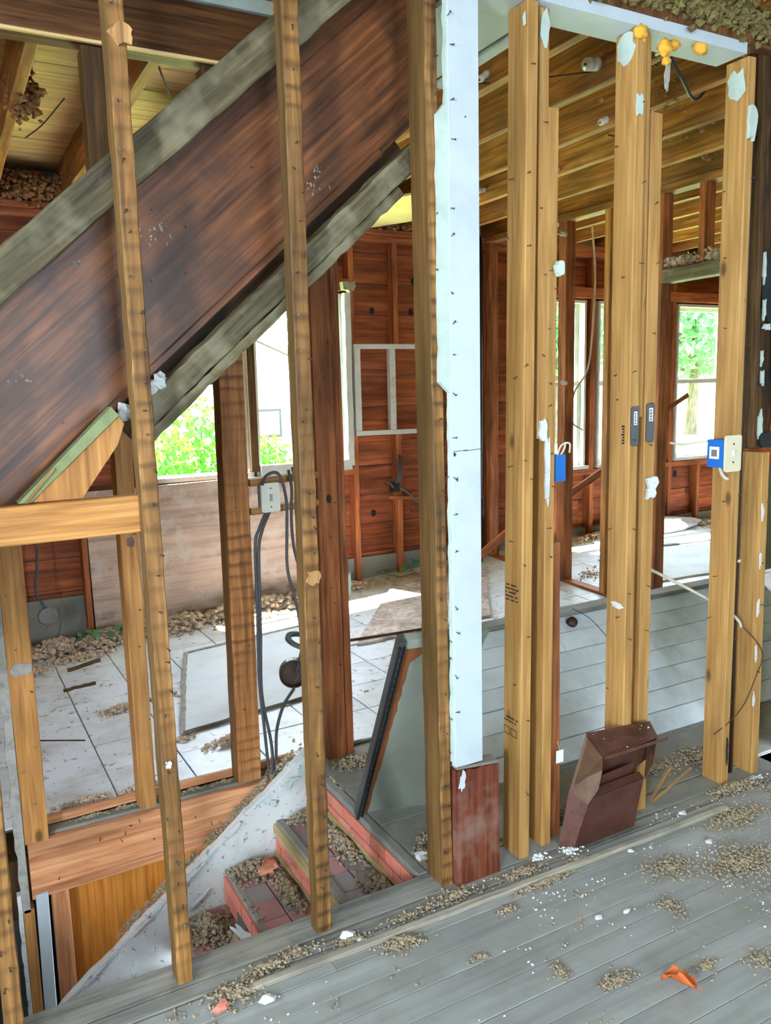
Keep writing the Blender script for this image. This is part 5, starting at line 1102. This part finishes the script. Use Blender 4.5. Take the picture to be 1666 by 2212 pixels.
# dry leaves
def leaf(name, c, L, W, rot, curl, mat, label, parent=None):
    g = G(); n, m = 10, 6; vs = []; E_ = Euler(rot).to_matrix()
    for i in range(n+1):
        t = i/n; w = W*math.sin(math.pi*min(1, t*0.92+0.06))**0.7*(1+0.22*math.sin(t*21))
        for k in range(-m, m+1):
            s = k/m; a = s*curl
            p = V((t*L-L/2, math.sin(a)/curl*w, (1-math.cos(a))/curl*w + 0.12*L*math.sin(t*3.0)+0.006*math.sin(t*9+s*5)))
            vs.append(V(c)+E_ @ p)
    r = 2*m+1; fs = [(i*r+k, i*r+k+1, (i+1)*r+k+1, (i+1)*r+k) for i in range(n) for k in range(r-1)]
    g.add(vs, fs); b = len(g.v)
    stem = [V(c)+E_ @ V((-L/2, 0, 0)), V(c)+E_ @ V((-L*0.75, 0.004, 0.004))]
    o = empty(name, tuple(c), label, 'leaf'); bl = g.build('blade', mat, o, True)
    md = bl.modifiers.new('thick', 'SOLIDIFY'); md.thickness = 0.0008
    g = G(); g.tube(stem, 0.0012, 5); g.build('stem', mat, o)
    return o
leaf('dry_leaf', (1.485, 1.262, 0.012), 0.085, 0.032, (0.25, 0.1, 2.05), 1.5, M['leaf_dry'], 'curled orange dry leaf on the near floor boards')
leaf('dry_leaf', (0.885, 2.60, -0.205), 0.085, 0.035, (0.9, -0.2, 0.5), 1.2, M['leaf_pale'], 'dry brown leaf on the brick step by the plaster face')
# ivy on the far wall base
for k, (x, y, n, lab) in enumerate(((0.75, 5.15, 16, 'small green ivy sprig in the debris by the plywood sheet'), (3.05, 5.28, 12, 'small green ivy sprig below the niche at the far wall'))):
    o = empty('ivy_sprig', (x, y, fz(x, y)), lab, 'plant'); q2 = random.Random(k); pts = []
    for i in range(n):
        c = V((x+q2.gauss(0, 0.12), y+q2.gauss(0, 0.04), fz(x, y)+0.06+q2.uniform(0, 0.07))); pts.append(c)
        s = q2.uniform(0.016, 0.03); u = V((q2.uniform(-1,1), q2.uniform(-1,1), q2.uniform(-0.3,0.3))).normalized(); w = u.cross(V((0.2,-0.6,0.8))).normalized()
        g = G(); g.prism([c-u*s, c-u*s*0.2+w*s*0.9, c+u*s*1.1, c-u*s*0.2-w*s*0.9], u.cross(w)*0.001); g.build('ivy_leaf', M['ivy'], o)
    g = G(); g.tube(spline([(x, y, fz(x, y))]+sorted(pts, key=lambda p: p.x)[::4], 4), 0.002, 5); g.build('vine', M['bark'], o)
# twigs and shavings
for k, (a, b, r, lab) in enumerate((((1.90, 4.20, 0.02), (2.62, 4.10, 0.03), 0.010, 'dark stick along the front edge of the floor plywood'), ((2.108, 1.946, 0.006), (2.295, 2.02, 0.06), 0.006, 'pale split twig standing right of the duct boot'), ((2.12, 1.94, 0.006), (2.382, 2.001, 0.04), 0.006, 'pale lath splinter reaching to the switch stud foot'), ((0.48, 4.55, 0.02), (0.66, 4.62, 0.025), 0.012, 'dark wood sliver on the tiles'), ((0.42, 4.25, 0.015), (0.58, 4.28, 0.015), 0.010, 'second wood sliver on the tiles, nearer'), ((0.22, 3.62, 0.04), (0.42, 3.55, 0.02), 0.004, 'thin dark twig poking from the debris at the picture edge'))):
    tag(lumber('wood_sliver', a, b, r*1.6, r, M['lath'] if k in (1, 2) else M['dark_stud'], seg=6, jit=r*0.25, ch=0.001), lab, 'stick')
tg = empty('paper_tag', (1.69, 1.93, 0.25), 'small white paper tag hanging on the short dark stud', 'tag')
G().box((1.672, 1.945, 0.262), (1.702, 1.947, 0.305)).build('tag_card', M['label_white'], tg)
g = G(); g.tube([(1.687, 1.946, 0.303), (1.683, 1.952, 0.335)], 0.001, 5); g.build('tag_string', M['wire_pale'], tg)
wc = tag(lump('paper_scrap', (1.62, 5.0, 0.03), 0.06, M['drywall'], n=1, seed=31, amp=0.6, sq=(1.3, 0.8, 0.5)), 'crumpled grey paper scrap on the tiles before the plywood sheet', 'paper')

# ------------------------------------------------------------------ outdoors
gr = G(); q = random.Random(2)
for i in range(24):
    for j in range(16):
        a, b, c, d = -12+i*3, -9+i*3, 5.7+j*4, 9.7+j*4
        h = lambda x, y: -0.45+0.012*(y-6)
        gr.quad((a,c,h(a,c)),(b,c,h(b,c)),(b,d,h(b,d)),(a,d,h(a,d)))
tag(gr.build('ground', M['grass']), 'sunlit lawn outside the windows', 'ground', kind='structure')
def leafcloud(name, c, e, n, s, mat, parent, seed):
    q = random.Random(seed); g = G()
    for i in range(n):
        d = V((q.gauss(0,1), q.gauss(0,1), q.gauss(0,1))).normalized()*(q.random()**0.4)
        p = V((c[0]+d.x*e[0], c[1]+d.y*e[1], c[2]+d.z*e[2]))
        u = V((q.uniform(-1,1), q.uniform(-1,1), q.uniform(-1,1))).normalized(); w = u.cross(V((q.uniform(-1,1), q.uniform(-1,1), q.uniform(-1,1)))).normalized(); k = s*q.uniform(0.6, 1.4)
        g.add([p-u*k, p+w*k*0.5, p+u*k, p-w*k*0.5], [(0,1,2,3)])
    return g.build(name, mat, parent)
def tree(name, x, y, h, r, label, n, s, seed, mat='leaf_tree', group=None):
    zb = -0.45+0.012*(y-6)
    o = empty(name, (x, y, zb), label, 'tree', group); q = random.Random(seed)
    g = G(); g.tube([(x, y, zb), (x+0.1, y, zb+h*0.4), (x-0.1, y+0.1, zb+h*0.8)], [r*0.10, r*0.07, r*0.03], 8); tr = g.build('trunk', M['bark'], o)
    for k in range(4):
        a = q.uniform(0, 6.28); g = G(); g.tube([(x, y, zb+h*(0.35+0.1*k)), (x+math.cos(a)*r*0.7, y+math.sin(a)*r*0.7, zb+h*(0.5+0.12*k))], [r*0.03, r*0.012], 6); g.build('branch', M['bark'], o)
    leafcloud('crown', (x, y, zb+h*0.68), (r, r, h*0.36), n, s, M[mat], o, seed)
    return o
tree('tree', 9.6, 21.0, 8.5, 2.3, 'tall leafy tree outside the window right of the banded stud', 5000, 0.13, 1)
tree('tree', 16.2, 19.0, 6.0, 2.6, 'leafy tree outside the window beside the far partition', 3800, 0.16, 2)
tree('tree', 22.0, 19.0, 5.5, 2.5, 'leafy tree outside the window just past the corner post', 3200, 0.16, 3)
tree('tree', 28.5, 22.0, 6.5, 3.2, 'leafy tree outside the window beside the switch stud', 3800, 0.17, 4)
tree('tree', 1.6, 27.0, 7.0, 3.0, 'leafy tree far outside the left window opening', 3600, 0.16, 5)
def bush(x, y, rx, rz, n, s, label, seed):
    zb = -0.45+0.012*(y-6); o = empty('bush', (x, y, zb), label, 'bush')
    for k in range(5):
        q = random.Random(seed+k); g = G(); g.tube([(x+q.uniform(-0.1, 0.1), y, zb), (x+q.uniform(-rx, rx)*0.7, y+q.uniform(-0.3, 0.3), zb+rz*1.5)], [0.02, 0.006], 5); g.build('stem', M['bark'], o)
    leafcloud('foliage', (x, y, zb+rz), (rx, 0.5, rz), n, s, M['leaf_green'], o, seed)
bush(1.95, 8.4, 0.45, 0.80, 1500, 0.055, 'bright green bush close outside the left window opening', 1)
bush(2.62, 9.4, 0.40, 0.95, 1300, 0.055, 'tall green shrub outside the window, beside the banded stud', 2)
bush(4.6, 12.6, 0.5, 0.6, 900, 0.06, 'low shrub in front of the neighbouring house', 3)
hs = empty('neighbour_house', (8.0, 22.0, -0.3), 'neighbouring house with pale gable roof outside the window', 'house')
hx0, hx1, hy0, hy1 = 5.6, 8.4, 20.5, 26.0
G().box((hx0, hy0, -0.4), (hx1, hy1, 2.3)).build('house_wall', M['house_wall'], hs)
g = G(); g.prism([(hx0-0.2, hy0+0.02, 2.3), (hx1+0.1, hy0+0.02, 2.3), (hx0-0.2, hy0+0.02, 3.6)], (0, 5.3, 0)); g.build('gable', M['house_wall'], hs)
rf = G(); rf.prism([(hx0-0.4, hy0-0.5, 3.75), (hx1+0.5, hy0-0.5, 2.15), (hx1+0.5, hy0-0.5, 2.28), (hx0-0.4, hy0-0.5, 3.90)], (0, 6.2, 0)); rf.build('roof', M['roofing'], hs)
wd_ = G().box((7.0, hy0-0.05, 0.25), (8.0, hy0+0.02, 1.0)).build('house_window', M['black_pipe'], hs)
G().box((7.06, hy0-0.06, 0.31), (7.94, hy0-0.05, 0.94)).build('pane', M['glass'], wd_)
for k in range(9): G().box((hx0, hy0-0.012, -0.3+k*0.28), (hx1, hy0, -0.3+k*0.28+0.25)).build('siding_board', M['house_wall'], hs)
